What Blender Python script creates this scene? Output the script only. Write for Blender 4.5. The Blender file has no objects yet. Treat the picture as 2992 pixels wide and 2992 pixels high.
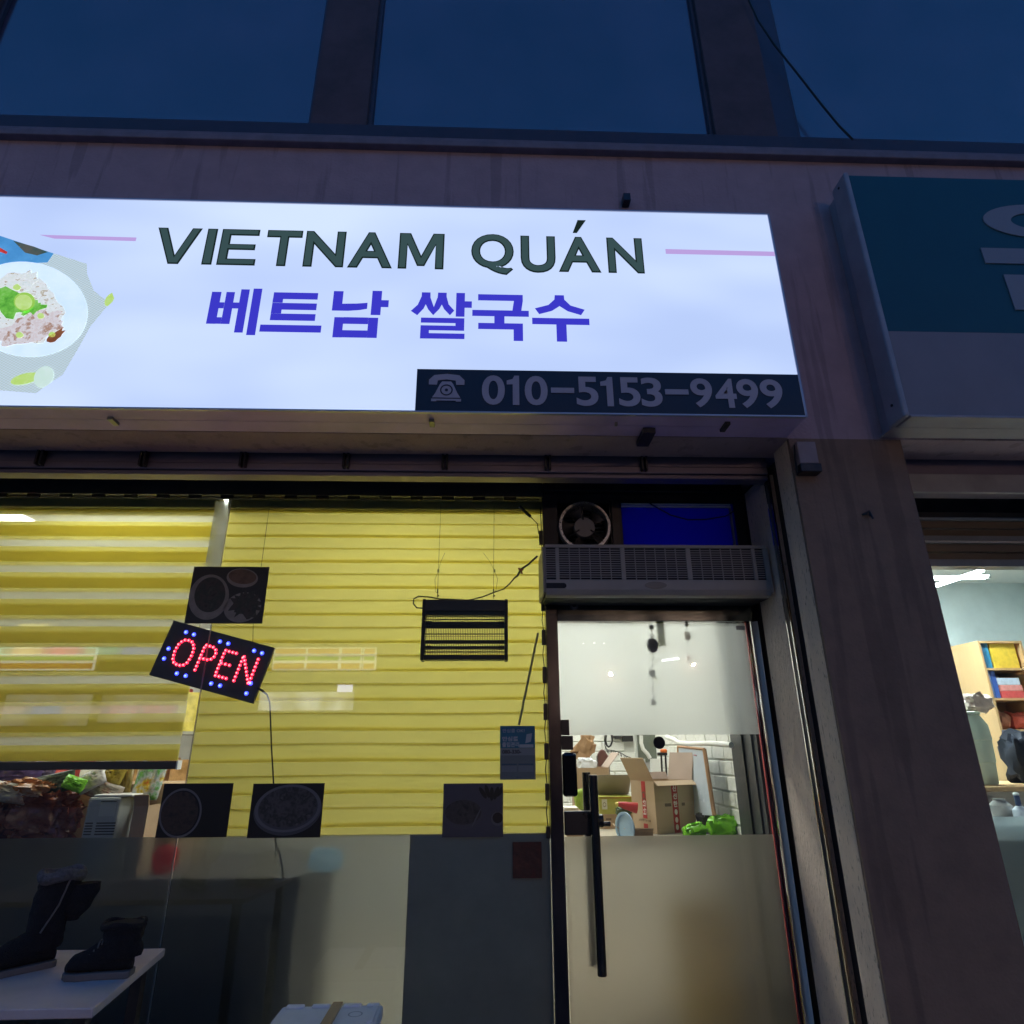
import bpy, bmesh, math, random
from mathutils import Vector, Matrix, noise
random.seed(7)
sc = bpy.context.scene
COL = sc.collection
R = math.radians

# ---------------------------------------------------------------- camera
FPX, PITCH, YAW, ROLL = 1850.0, R(20.4), R(2.15), R(-0.35)
CAM = Vector((0, 0, 1.5))
_f = Vector((math.sin(YAW)*math.cos(PITCH), math.cos(YAW)*math.cos(PITCH), math.sin(PITCH)))
_r0 = Vector((math.cos(YAW), -math.sin(YAW), 0)); _u0 = _r0.cross(_f)
_r = _r0*math.cos(ROLL) + _u0*math.sin(ROLL)
_u = -_r0*math.sin(ROLL) + _u0*math.cos(ROLL)
cd = bpy.data.cameras.new('camera'); cam = bpy.data.objects.new('camera', cd); COL.objects.link(cam)
cd.sensor_width = 36; cd.lens = 36*FPX/2992; cd.clip_end = 2000; cd.clip_start = .05
cam.matrix_world = Matrix(((_r.x, _u.x, -_f.x, 0), (_r.y, _u.y, -_f.y, 0), (_r.z, _u.z, -_f.z, 1.5), (0, 0, 0, 1)))
sc.camera = cam

def ray(px, py): return (px-1496)/FPX*_r + (1496-py)/FPX*_u + _f
def at(px, py, Y):                      # point of the wall plane y = Y that the photo's pixel shows
    d = ray(px, py); return CAM + d*(Y/d.y)
def onz(px, py, z):                     # point of the level z
    d = ray(px, py); return CAM + d*((z-1.5)/d.z)
def rect(x0, y0, x1, y1, Y):
    a, b, c, d = at(x0, y0, Y), at(x1, y0, Y), at(x0, y1, Y), at(x1, y1, Y)
    return (a.x+c.x)/2, (b.x+d.x)/2, (c.z+d.z)/2, (a.z+b.z)/2     # x0 x1 z0 z1

# ---------------------------------------------------------------- sky (dusk: the sun is below the horizon)
w = bpy.data.worlds.new('World'); sc.world = w; w.use_nodes = True
nt = w.node_tree; bg = nt.nodes['Background']
sky = nt.nodes.new('ShaderNodeTexSky'); sky.sky_type = 'NISHITA'; sky.sun_disc = False
sky.sun_elevation = R(6.0); sky.sun_rotation = R(0); sky.altitude = 50; sky.air_density = 1.2; sky.dust_density = .6; sky.ozone_density = 7.0
nt.links.new(sky.outputs[0], bg.inputs[0]); bg.inputs[1].default_value = .15
vs = sc.view_settings; vs.view_transform = 'Standard'; vs.look = 'None'; vs.exposure = 1.0; vs.gamma = 1
sc.cycles.use_denoising = True; sc.cycles.max_bounces = 14; sc.cycles.transparent_max_bounces = 24
sc.cycles.transmission_bounces = 10; sc.cycles.diffuse_bounces = 5; sc.cycles.glossy_bounces = 5
sc.cycles.sample_clamp_indirect = 4; sc.cycles.caustics_reflective = False; sc.cycles.blur_glossy = .5

# ---------------------------------------------------------------- materials
MATS = {}
def mat(name, col, rough=.6, metal=0., var=.0, scale=8., bump=0., bscale=60., stretch=(1, 1, 1), spec=.5, streak=None, coat=0.):
    if name in MATS: return MATS[name]
    m = bpy.data.materials.new(name); m.use_nodes = True; MATS[name] = m
    t = m.node_tree; p = t.nodes['Principled BSDF']
    p.inputs['Base Color'].default_value = (*col, 1); p.inputs['Roughness'].default_value = rough
    p.inputs['Metallic'].default_value = metal; p.inputs['Specular IOR Level'].default_value = spec
    p.inputs['Coat Weight'].default_value = coat
    tc = t.nodes.new('ShaderNodeTexCoord'); mp = t.nodes.new('ShaderNodeMapping'); mp.inputs['Scale'].default_value = stretch
    t.links.new(tc.outputs['Object'], mp.inputs[0])
    if var:
        n = t.nodes.new('ShaderNodeTexNoise'); n.inputs['Scale'].default_value = scale; n.inputs['Detail'].default_value = 8; n.inputs['Roughness'].default_value = .65
        t.links.new(mp.outputs[0], n.inputs[0])
        r = t.nodes.new('ShaderNodeValToRGB'); e = r.color_ramp.elements
        e[0].position = .3; e[1].position = .72
        e[0].color = (*[c*(1-var) for c in col], 1); e[1].color = (*[min(1, c*(1+var)) for c in col], 1)
        t.links.new(n.outputs[0], r.inputs[0]); last = r.outputs[0]
        if streak:
            n2 = t.nodes.new('ShaderNodeTexNoise'); n2.inputs['Scale'].default_value = streak[0]; n2.inputs['Detail'].default_value = 5
            mp2 = t.nodes.new('ShaderNodeMapping'); mp2.inputs['Scale'].default_value = streak[1]
            t.links.new(tc.outputs['Object'], mp2.inputs[0]); t.links.new(mp2.outputs[0], n2.inputs[0])
            r2 = t.nodes.new('ShaderNodeValToRGB'); r2.color_ramp.elements[0].position = streak[2]; r2.color_ramp.elements[1].position = streak[2]+.06
            t.links.new(n2.outputs[0], r2.inputs[0])
            mx = t.nodes.new('ShaderNodeMixRGB'); mx.blend_type = 'MULTIPLY'; mx.inputs[0].default_value = streak[3]
            t.links.new(last, mx.inputs[1]); t.links.new(r2.outputs[0], mx.inputs[2]); last = mx.outputs[0]
        t.links.new(last, p.inputs['Base Color'])
        rr = t.nodes.new('ShaderNodeMapRange'); rr.inputs[3].default_value = max(.03, rough-.12); rr.inputs[4].default_value = min(1, rough+.12)
        t.links.new(n.outputs[0], rr.inputs[0]); t.links.new(rr.outputs[0], p.inputs['Roughness'])
    if bump:
        n = t.nodes.new('ShaderNodeTexNoise'); n.inputs['Scale'].default_value = bscale; n.inputs['Detail'].default_value = 6
        t.links.new(mp.outputs[0], n.inputs[0])
        b = t.nodes.new('ShaderNodeBump'); b.inputs['Strength'].default_value = bump; b.inputs['Distance'].default_value = .01
        t.links.new(n.outputs[0], b.inputs['Height']); t.links.new(b.outputs[0], p.inputs['Normal'])
    return m
def emit(name, col, s, var=0., scale=1., stretch=(1, 1, 1)):
    if name in MATS: return MATS[name]
    m = bpy.data.materials.new(name); m.use_nodes = True; MATS[name] = m; t = m.node_tree
    t.nodes.remove(t.nodes['Principled BSDF']); e = t.nodes.new('ShaderNodeEmission')
    e.inputs[0].default_value = (*col, 1); e.inputs[1].default_value = s
    t.links.new(e.outputs[0], t.nodes['Material Output'].inputs[0])
    if var:
        tc = t.nodes.new('ShaderNodeTexCoord'); mp = t.nodes.new('ShaderNodeMapping'); mp.inputs['Scale'].default_value = stretch
        n = t.nodes.new('ShaderNodeTexNoise'); n.inputs['Scale'].default_value = scale; n.inputs['Detail'].default_value = 2
        r = t.nodes.new('ShaderNodeMapRange'); r.inputs[1].default_value = .3; r.inputs[2].default_value = .7; r.inputs[3].default_value = s*(1-var); r.inputs[4].default_value = s*(1+var)
        t.links.new(tc.outputs['Object'], mp.inputs[0]); t.links.new(mp.outputs[0], n.inputs[0]); t.links.new(n.outputs[0], r.inputs[0]); t.links.new(r.outputs[0], e.inputs[1])
    return m
def sheet_glass(name, tint=(.93, .96, .95), f0=.045, rough=.0):
    m = bpy.data.materials.new(name); m.use_nodes = True; MATS[name] = m; t = m.node_tree
    t.nodes.remove(t.nodes['Principled BSDF'])
    lw = t.nodes.new('ShaderNodeLayerWeight'); lw.inputs[0].default_value = .5
    pw = t.nodes.new('ShaderNodeMath'); pw.operation = 'POWER'; pw.inputs[1].default_value = 5
    ma = t.nodes.new('ShaderNodeMath'); ma.operation = 'MULTIPLY_ADD'; ma.inputs[1].default_value = 1-f0; ma.inputs[2].default_value = f0
    tr = t.nodes.new('ShaderNodeBsdfTransparent'); tr.inputs[0].default_value = (*tint, 1)
    gl = t.nodes.new('ShaderNodeBsdfGlossy'); gl.inputs['Roughness'].default_value = rough
    mx = t.nodes.new('ShaderNodeMixShader')
    t.links.new(lw.outputs['Facing'], pw.inputs[0]); t.links.new(pw.outputs[0], ma.inputs[0]); t.links.new(ma.outputs[0], mx.inputs[0])
    t.links.new(tr.outputs[0], mx.inputs[1]); t.links.new(gl.outputs[0], mx.inputs[2]); t.links.new(mx.outputs[0], t.nodes['Material Output'].inputs[0])
    return m
def film(name, tint, rough, diff, dcol):
    m = bpy.data.materials.new(name); m.use_nodes = True; MATS[name] = m; t = m.node_tree
    t.nodes.remove(t.nodes['Principled BSDF'])
    g = t.nodes.new('ShaderNodeBsdfGlass'); g.inputs[0].default_value = (*tint, 1); g.inputs['Roughness'].default_value = rough; g.inputs['IOR'].default_value = 1.3
    d = t.nodes.new('ShaderNodeBsdfTranslucent'); d.inputs[0].default_value = (*dcol, 1)
    d2 = t.nodes.new('ShaderNodeBsdfDiffuse'); d2.inputs[0].default_value = (*dcol, 1)
    a = t.nodes.new('ShaderNodeMixShader'); a.inputs[0].default_value = .35
    b = t.nodes.new('ShaderNodeMixShader'); b.inputs[0].default_value = diff
    t.links.new(d.outputs[0], a.inputs[1]); t.links.new(d2.outputs[0], a.inputs[2])
    t.links.new(g.outputs[0], b.inputs[1]); t.links.new(a.outputs[0], b.inputs[2]); t.links.new(b.outputs[0], t.nodes['Material Output'].inputs[0])
    return m
def cloth(name, col, trans=.5, clear=0., weave=0.):
    m = bpy.data.materials.new(name); m.use_nodes = True; MATS[name] = m; t = m.node_tree
    t.nodes.remove(t.nodes['Principled BSDF'])
    d = t.nodes.new('ShaderNodeBsdfDiffuse'); d.inputs[0].default_value = (*col, 1)
    l = t.nodes.new('ShaderNodeBsdfTranslucent'); l.inputs[0].default_value = (*col, 1)
    a = t.nodes.new('ShaderNodeMixShader'); a.inputs[0].default_value = trans
    t.links.new(d.outputs[0], a.inputs[1]); t.links.new(l.outputs[0], a.inputs[2]); out = a
    if weave:
        tc = t.nodes.new('ShaderNodeTexCoord'); n = t.nodes.new('ShaderNodeTexNoise'); n.inputs['Scale'].default_value = 3; n.inputs['Detail'].default_value = 6
        r = t.nodes.new('ShaderNodeValToRGB'); r.color_ramp.elements[0].color = (*[c*(1-weave) for c in col], 1); r.color_ramp.elements[1].color = (*[min(1, c*(1+weave)) for c in col], 1)
        t.links.new(tc.outputs['Object'], n.inputs[0]); t.links.new(n.outputs[0], r.inputs[0])
        t.links.new(r.outputs[0], d.inputs[0]); t.links.new(r.outputs[0], l.inputs[0])
    if clear:
        tr = t.nodes.new('ShaderNodeBsdfTransparent'); b = t.nodes.new('ShaderNodeMixShader'); b.inputs[0].default_value = clear
        t.links.new(a.outputs[0], b.inputs[1]); t.links.new(tr.outputs[0], b.inputs[2]); out = b
    t.links.new(out.outputs[0], t.nodes['Material Output'].inputs[0])
    return m
def printed(name, cols, scale=9., rough=.5, glow=0., detail=4, stretch=(1, 1, 1)):
    """flat print: blotches of a few ink colours; glow > 0 where a lamp shines through it"""
    m = bpy.data.materials.new(name); m.use_nodes = True; MATS[name] = m; t = m.node_tree; p = t.nodes['Principled BSDF']
    tc = t.nodes.new('ShaderNodeTexCoord'); mp = t.nodes.new('ShaderNodeMapping'); mp.inputs['Scale'].default_value = stretch
    n = t.nodes.new('ShaderNodeTexNoise'); n.inputs['Scale'].default_value = scale; n.inputs['Detail'].default_value = detail; n.inputs['Roughness'].default_value = .6
    r = t.nodes.new('ShaderNodeValToRGB'); e = r.color_ramp.elements; k = len(cols)
    while len(e) < k: e.new(.5)
    for i, c in enumerate(cols): e[i].position = .28+.44*i/max(1, k-1); e[i].color = (*c, 1)
    t.links.new(tc.outputs['Object'], mp.inputs[0]); t.links.new(mp.outputs[0], n.inputs[0]); t.links.new(n.outputs[0], r.inputs[0])
    t.links.new(r.outputs[0], p.inputs['Base Color']); p.inputs['Roughness'].default_value = rough
    if not glow:
        n3 = t.nodes.new('ShaderNodeTexNoise'); n3.inputs['Scale'].default_value = 45; n3.inputs['Detail'].default_value = 5
        t.links.new(tc.outputs['Object'], n3.inputs[0]); bp = t.nodes.new('ShaderNodeBump'); bp.inputs['Strength'].default_value = .35; bp.inputs['Distance'].default_value = .006
        t.links.new(n3.outputs[0], bp.inputs['Height']); t.links.new(bp.outputs[0], p.inputs['Normal'])
    if glow:
        t.links.new(r.outputs[0], p.inputs['Emission Color']); p.inputs['Emission Strength'].default_value = glow
        p.inputs['Specular IOR Level'].default_value = .1
    return m

# ---------------------------------------------------------------- mesh building
class MB:
    def __init__(s): s.v = []; s.f = []; s.m = []
    def add(s, vs, fs, mi=0):
        o = len(s.v); s.v += [tuple(v) for v in vs]; s.f += [tuple(i+o for i in f) for f in fs]; s.m += [mi]*len(fs); return s
    def box(s, x0, x1, y0, y1, z0, z1, mi=0):
        return s.add([(x0, y0, z0), (x1, y0, z0), (x1, y1, z0), (x0, y1, z0), (x0, y0, z1), (x1, y0, z1), (x1, y1, z1), (x0, y1, z1)],
                     [(0, 3, 2, 1), (4, 5, 6, 7), (0, 1, 5, 4), (1, 2, 6, 5), (2, 3, 7, 6), (3, 0, 4, 7)], mi)
    def prism(s, pts, y0, y1, mi=0):        # outline in x,z (counter-clockwise seen from -y)
        n = len(pts); a = [(x, y0, z) for x, z in pts]+[(x, y1, z) for x, z in pts]
        fs = [tuple(range(n)), tuple(range(2*n-1, n-1, -1))]+[(i, i+n, (i+1) % n+n, (i+1) % n) for i in range(n)]
        return s.add(a, fs, mi)
    def hex(s, p8, mi=0):
        return s.add(p8, [(0, 3, 2, 1), (4, 5, 6, 7), (0, 1, 5, 4), (1, 2, 6, 5), (2, 3, 7, 6), (3, 0, 4, 7)], mi)
    def tube(s, pts, r, n=8, mi=0):
        pts = [Vector(p) for p in pts]; rs = r if isinstance(r, (list, tuple)) else [r]*len(pts); V = []; F = []
        up = None
        for i, p in enumerate(pts):
            d = (pts[min(i+1, len(pts)-1)]-pts[max(i-1, 0)]).normalized()
            if up is None: up = Vector((0, 0, 1)) if abs(d.z) < .9 else Vector((1, 0, 0))
            a = d.cross(up).normalized(); b = a.cross(d).normalized(); up = b
            for k in range(n):
                t = 2*math.pi*k/n; V.append(p+(a*math.cos(t)+b*math.sin(t))*rs[i])
        for i in range(len(pts)-1):
            for k in range(n): F.append((i*n+k, i*n+(k+1) % n, (i+1)*n+(k+1) % n, (i+1)*n+k))
        F.append(tuple(range(n-1, -1, -1))); F.append(tuple((len(pts)-1)*n+k for k in range(n)))
        return s.add(V, F, mi)
    def disc(s, cx, y, cz, rx, rz, n=40, mi=0, rot=0.):   # flat ellipse facing -y
        P = []
        for k in range(n):
            t = 2*math.pi*k/n; u, v = rx*math.cos(t), rz*math.sin(t)
            P.append((cx+u*math.cos(rot)-v*math.sin(rot), y, cz+u*math.sin(rot)+v*math.cos(rot)))
        return s.add(P, [tuple(range(n))], mi)
    def ring(s, cx, y, cz, rx, rz, tx, n=48, mi=0, rot=0., depth=0., a0=0., a1=2*math.pi):
        V = []; F = []; full = a1-a0 > 6.28; m = n if full else n+1
        for k in range(m):
            t = a0+(a1-a0)*k/n
            for (q, yy) in ((1, y), (1-tx, y), (1-tx, y+depth), (1, y+depth)):
                u, v = rx*q*math.cos(t), rz*q*math.sin(t)
                V.append((cx+u*math.cos(rot)-v*math.sin(rot), yy, cz+u*math.sin(rot)+v*math.cos(rot)))
        for k in range(n):
            i, j = 4*k, 4*((k+1) % m)
            F.append((i, j, j+1, i+1))
            if depth: F += [(i+1, j+1, j+2, i+2), (i+2, j+2, j+3, i+3), (i+3, j+3, j, i)]
        return s.add(V, F, mi)
    def lathe(s, prof, cx, cy, cz, n=24, mi=0):           # profile (r, z) about a vertical axis
        V = []; F = []
        for r, z in prof:
            for k in range(n): t = 2*math.pi*k/n; V.append((cx+r*math.cos(t), cy+r*math.sin(t), cz+z))
        for i in range(len(prof)-1):
            for k in range(n): F.append((i*n+k, i*n+(k+1) % n, (i+1)*n+(k+1) % n, (i+1)*n+k))
        F.append(tuple(range(n-1, -1, -1))); F.append(tuple((len(prof)-1)*n+k for k in range(n)))
        return s.add(V, F, mi)
    def move(s, M): s.v = [tuple(M @ Vector(v)) for v in s.v]; return s
    def mesh(s, name, mats, smooth=None):
        me = bpy.data.meshes.new(name); me.from_pydata(s.v, [], s.f)
        for m in (mats if isinstance(mats, (list, tuple)) else [mats]): me.materials.append(m)
        if len(me.materials) > 1: me.polygons.foreach_set('material_index', s.m)
        if smooth is not None:
            me.polygons.foreach_set('use_smooth', [True]*len(me.polygons)); me.set_sharp_from_angle(angle=R(smooth))
        me.update(); return me
    def build(s, name, mats, parent=None, smooth=None, bevel=0., local=False):
        o = bpy.data.objects.new(name, s.mesh(name, mats, smooth)); COL.objects.link(o)
        if parent is not None:
            o.parent = parent
            if not local and parent.type == 'EMPTY': o.location = -parent.location
            elif not local: o.location = -Vector(parent.get('_org', (0, 0, 0)))
        if bevel:
            b = o.modifiers.new('bevel', 'BEVEL'); b.width = bevel; b.segments = 2; b.limit_method = 'ANGLE'; b.angle_limit = R(40)
        return o
def thing(name, label, cat, loc=(0, 0, 0), rot=(0, 0, 0), group=None):
    o = bpy.data.objects.new(name, None); COL.objects.link(o); o.location = loc; o.rotation_euler = rot; o.empty_display_size = .1
    o['label'] = label; o['category'] = cat
    if group: o['group'] = group
    return o
def solo(name, mb, mats, label, cat, group=None, smooth=None, bevel=0.):
    xs = [v[0] for v in mb.v]; ys = [v[1] for v in mb.v]; zs = [v[2] for v in mb.v]
    c = Vector(((min(xs)+max(xs))/2, (min(ys)+max(ys))/2, min(zs)))
    mb.v = [(x-c.x, y-c.y, z-c.z) for x, y, z in mb.v]
    o = mb.build(name, mats, None, smooth, bevel); o.location = c; o['label'] = label; o['category'] = cat; o['_org'] = tuple(c)
    if group: o['group'] = group
    return o
def struct(name, mb, mats, smooth=None, bevel=0.):
    o = mb.build(name, mats, None, smooth, bevel); o['kind'] = 'structure'; return o
def tmesh(body, bold):
    c = bpy.data.curves.new('t', 'FONT'); c.body = body; c.offset = bold; c.resolution_u = 6
    o = bpy.data.objects.new('t', c); COL.objects.link(o); bpy.context.view_layer.update()
    me = bpy.data.meshes.new_from_object(o.evaluated_get(bpy.context.evaluated_depsgraph_get()))
    V = [(v.co.x, v.co.y) for v in me.vertices]; F = [tuple(p.vertices) for p in me.polygons]
    bpy.data.objects.remove(o); bpy.data.curves.remove(c); bpy.data.meshes.remove(me)
    return V, F
def inset(poly, d):
    n = len(poly); out = []
    for i in range(n):
        p, a, c = Vector(poly[i]), Vector(poly[i-1]), Vector(poly[(i+1) % n])
        e1, e2 = (p-a).normalized(), (c-p).normalized(); n1, n2 = Vector((-e1.y, e1.x)), Vector((-e2.y, e2.x))
        k = (n1+n2); k = k/max(.25, k.dot(n1)); out.append(tuple(p+k*d))
    return out
VPOLY = [(.385, 0), (.615, 0), (1, 1), (.775, 1), (.5, .25), (.225, 1), (0, 1)]
EPOLY = [(0, 0), (1, 0), (1, .18), (.26, .18), (.26, .42), (.94, .42), (.94, .585), (.26, .585), (.26, .82), (1, .82), (1, 1), (0, 1)]
MPOLY = [(0, 0), (.19, 0), (.19, .66), (.42, .08), (.58, .08), (.81, .66), (.81, 0), (1, 0), (1, 1), (.75, 1), (.5, .37), (.25, 1), (0, 1)]
def sign_letter(ch, x0, x1, z0, z1, y, m1, m2, parent, wide, thin):
    if ch in 'MEV':
        P = [(x0+(x1-x0)*u, z0+(z1-z0)*v) for u, v in {'M': MPOLY, 'E': EPOLY, 'V': VPOLY}[ch]]; Q = inset(P, .0075)
        A = MB(); A.add([(u, y, v) for u, v in P], [tuple(range(len(P)))]); C_ = MB(); C_.add([(u, y-.003, v) for u, v in Q], [tuple(range(len(Q)))])
    else:
        V, F = tmesh(ch, wide); xs = [v[0] for v in V]; ys = [v[1] for v in V]; ax, ay = min(xs), min(ys); sx, sy = (x1-x0)/(max(xs)-ax), (z1-z0)/(max(ys)-ay)
        A = MB(); A.add([(x0+(u-ax)*sx, y, z0+(v-ay)*sy) for u, v in V], F)
        V, F = tmesh(ch, thin); C_ = MB(); C_.add([(x0+(u-ax)*sx, y-.003, z0+(v-ay)*sy) for u, v in V], F)
    o = A.build('letter', m1, parent); C_.build('letter_fill', m2, o)
def text(name, body, x0, x1, y, z0, z1, m, parent=None, bold=.02, keep=False, local=False):
    c = bpy.data.curves.new('t', 'FONT'); c.body = body; c.offset = bold; c.resolution_u = 6
    o = bpy.data.objects.new('t', c); COL.objects.link(o); bpy.context.view_layer.update()
    me = bpy.data.meshes.new_from_object(o.evaluated_get(bpy.context.evaluated_depsgraph_get()))
    bpy.data.objects.remove(o); bpy.data.curves.remove(c)
    xs = [v.co.x for v in me.vertices]; ys = [v.co.y for v in me.vertices]
    ax, ay = min(xs), min(ys); sx = (x1-x0)/(max(xs)-ax); sy = (z1-z0)/(max(ys)-ay)
    b = MB(); b.add([(x0+(v.co.x-ax)*sx, y, z0+(v.co.y-ay)*sy) for v in me.vertices], [tuple(p.vertices) for p in me.polygons])
    bpy.data.meshes.remove(me)
    return b if keep else b.build(name, m, parent, local=local)
def bag(cx, cy, cz, w, d, h, seed=0, n=26, wrinkle=.12, tilt=(0, 0, 0), pinch=0.):
    """crumpled plastic bag or packet"""
    b = MB(); V = []; F = []; k = n//2
    for i in range(k+1):
        th = math.pi*i/k
        for j in range(n):
            ph = 2*math.pi*j/n
            u = Vector((math.sin(th)*math.cos(ph), math.sin(th)*math.sin(ph), math.cos(th)))
            q = Vector([math.copysign(abs(c)**.62, c) for c in u])
            f = 1-.55*wrinkle*abs(noise.noise(u*5.3+Vector((seed*2.1, 0, seed))))-.35*wrinkle*abs(noise.noise(u*12.1+Vector((0, seed, 5))))+wrinkle*noise.noise(u*3.1+Vector((seed*7.3, seed*1.7, 0)))+wrinkle*.8*noise.noise(u*7.7+Vector((0, seed*3.1, seed)))
            p = Vector((q.x*w/2*f, q.y*d/2*f, q.z*h/2*f))
            if pinch and q.z > 0: p.y *= (1-pinch*q.z); 
            V.append(p)
    for i in range(k):
        for j in range(n): F.append((i*n+j, (i+1)*n+j, (i+1)*n+(j+1) % n, i*n+(j+1) % n))
    b.add(V, F)
    M = Matrix.Translation((cx, cy, cz)) @ Matrix.Rotation(tilt[2], 4, 'Z') @ Matrix.Rotation(tilt[1], 4, 'Y') @ Matrix.Rotation(tilt[0], 4, 'X')
    return b.move(M)
def pillow(cx, cy, cz, w, h, t, rot=(0, 0, 0), seed=0, n=26):
    """sealed flat packet standing in the x-z plane, crimped at both ends"""
    b = MB(); V = []; F = []
    for side in (-1, 1):
        for i in range(n+1):
            for j in range(n+1):
                u, v = -1+2*i/n, -1+2*j/n
                e = max(0, 1-u**4)**.6*max(0, 1-v**4)**.6
                wr = .25*noise.noise(Vector((u*2.3+seed*5, v*2.3, side*3+seed)))-.45*abs(noise.noise(Vector((u*4.5+seed*3, v*6, side*2))))-.2*abs(noise.noise(Vector((u*11, v*11+seed, side))))
                V.append((u*w/2*(1-.04*abs(v)**3), side*t/2*e*(1+wr), v*h/2))
    m = (n+1)**2
    for i in range(n):
        for j in range(n):
            a = i*(n+1)+j; F.append((a, a+n+1, a+n+2, a+1)); F.append((m+a, m+a+1, m+a+n+2, m+a+n+1))
    b.add(V, F)
    M = Matrix.Translation((cx, cy, cz)) @ Matrix.Rotation(rot[2], 4, 'Z') @ Matrix.Rotation(rot[1], 4, 'Y') @ Matrix.Rotation(rot[0], 4, 'X')
    return b.move(M)

YB, G = 2.82, 3.5          # front of beam and column; front of the shop glass
# ---------------------------------------------------------------- palette
PLASTER = mat('painted_concrete', (.42, .295, .31), .9, var=.10, scale=6, bump=.4, bscale=60, streak=(2.6, (5, 5, .3), .36, .22))
COLUMN = mat('painted_concrete_shaded', (.24, .155, .11), .92, var=.14, scale=8, bump=.5, bscale=80, streak=(2.6, (5, 5, .3), .36, .2))  # same wall as the beam; dimmer, browner street-level light put into the colour
TRIM = mat('worn_reveal_board', (.66, .52, .42), .85, var=.10, scale=9, bump=.45, bscale=70, stretch=(1, 1, .35), streak=(55., (2.4, 2.4, .5), .33, .55))
SOFFIT = mat('soffit_paint', (.20, .16, .23), .85, var=.25, scale=6)
DARKMETAL = mat('dark_aluminium', (.055, .052, .055), .42, .7, var=.25, scale=10)
BLACKPL = mat('black_plastic', (.012, .012, .013), .4, var=.2, scale=20)
BLACKRUB = mat('black_cable_sheath', (.01, .01, .01), .55)
STEEL = mat('stainless_steel', (.55, .55, .56), .22, 1., var=.12, scale=14, stretch=(1, 1, .15))
STEELD = mat('dull_steel', (.30, .29, .30), .35, 1., var=.2, scale=9, stretch=(.2, 1, 1))
CHROME = mat('chrome_strip', (.8, .8, .8), .12, 1.)
ALU = mat('grey_aluminium', (.28, .29, .30), .4, .6, var=.15, scale=8, stretch=(1, 1, .2))
WHITEP = mat('white_paint', (.74, .74, .72), .6, var=.05, scale=3)
WALLW = mat('white_wall_paint', (.74, .74, .71), .8, var=.06, scale=2)
BRICKW = mat('white_foam_brick', (.72, .72, .68), .75, var=.07, scale=9, bump=.6, bscale=35)
MORTAR = mat('pale_mortar', (.60, .60, .57), .9)
GLASS = sheet_glass('shop_glass')
GLASSN = sheet_glass('neighbour_glass')
TINT = mat('tinted_window_glass', (.060, .045, .078), .16, var=.4, scale=1.6, spec=1.0)
MATS['tinted_window_glass'].node_tree.nodes['Principled BSDF'].inputs['IOR'].default_value = 1.85
CARD = mat('kraft_cardboard', (.42, .29, .18), .85, var=.1, scale=5, bump=.1, bscale=90)
CARDIN = mat('cardboard_inside', (.40, .31, .26), .9, var=.08, scale=6)

# ---------------------------------------------------------------- ground and rooms (setting)
b = MB(); b.add([(-60, -60, 0), (60, -60, 0), (60, 3.4, 0), (-60, 3.4, 0)], [(0, 1, 2, 3)])
struct('pavement', b, mat('paving_concrete', (.26, .25, .25), .9, var=.25, scale=6, bump=.4))
b = MB(); b.box(-4.6, 5.6, 3.4, 7.0, -.1, .02)
struct('floor', b, mat('beige_floor_tile', (.48, .43, .36), .5, var=.12, scale=3))
b = MB(); b.box(-4.6, 1.53, 3.66, 7.0, 3.06, 3.2); struct('ceiling', b, WALLW)
b = MB(); b.box(-4.6, 1.53, 6.5, 6.62, .02, 3.06); wall_back = struct('wall_back', b, [WALLW]); 
b = MB(); b.box(1.475, 1.6, 3.72, 6.5, .02, 3.06); wall_right = struct('wall_right', b, [MORTAR])
b = MB(); b.box(-4.6, -4.4, 3.5, 6.5, .02, 3.06); struct('wall_left', b, WALLW)
# foam bricks of the right wall and of the back wall beside it: one object each
def brick_mesh(axis):
    L, H, D = .214, .083, .012; q = MB(); c = .007
    a = [(-L/2, -H/2), (L/2, -H/2), (L/2, H/2), (-L/2, H/2)]; i = [(-L/2+c, -H/2+c), (L/2-c, -H/2+c), (L/2-c, H/2-c), (-L/2+c, H/2-c)]
    if axis == 'x': V = [(0, u, v) for u, v in a]+[(-D, u, v) for u, v in i]; F = [(4, 7, 6, 5), (0, 4, 5, 1), (1, 5, 6, 2), (2, 6, 7, 3), (3, 7, 4, 0)]
    else: V = [(u, 0, v) for u, v in a]+[(u, -D, v) for u, v in i]; F = [(4, 5, 6, 7), (0, 1, 5, 4), (1, 2, 6, 5), (2, 3, 7, 6), (3, 0, 4, 7)]
    q.add(V, F); return q.mesh('brick', BRICKW)
bx, by = brick_mesh('x'), brick_mesh('y')
for r in range(10):
    for k in range(13):
        y = 3.83+k*.22+(.11 if r % 2 else 0)
        if y > 6.38: continue
        o = bpy.data.objects.new('brick', bx); COL.objects.link(o); o.parent = wall_right; o.location = (1.475-random.uniform(-.002, .001), y, .93+r*.089)
b = MB(); b.box(.1, 1.475, 6.494, 6.5, .6, 1.8); b.build('mortar_bed', MORTAR, wall_back)
for r in range(12):
    for k in range(6):
        x = .22+k*.22+(.11 if r % 2 else 0)
        if x > 1.36: continue
        o = bpy.data.objects.new('brick', by); COL.objects.link(o); o.parent = wall_back; o.location = (x, 6.494, .70+r*.089)
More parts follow.
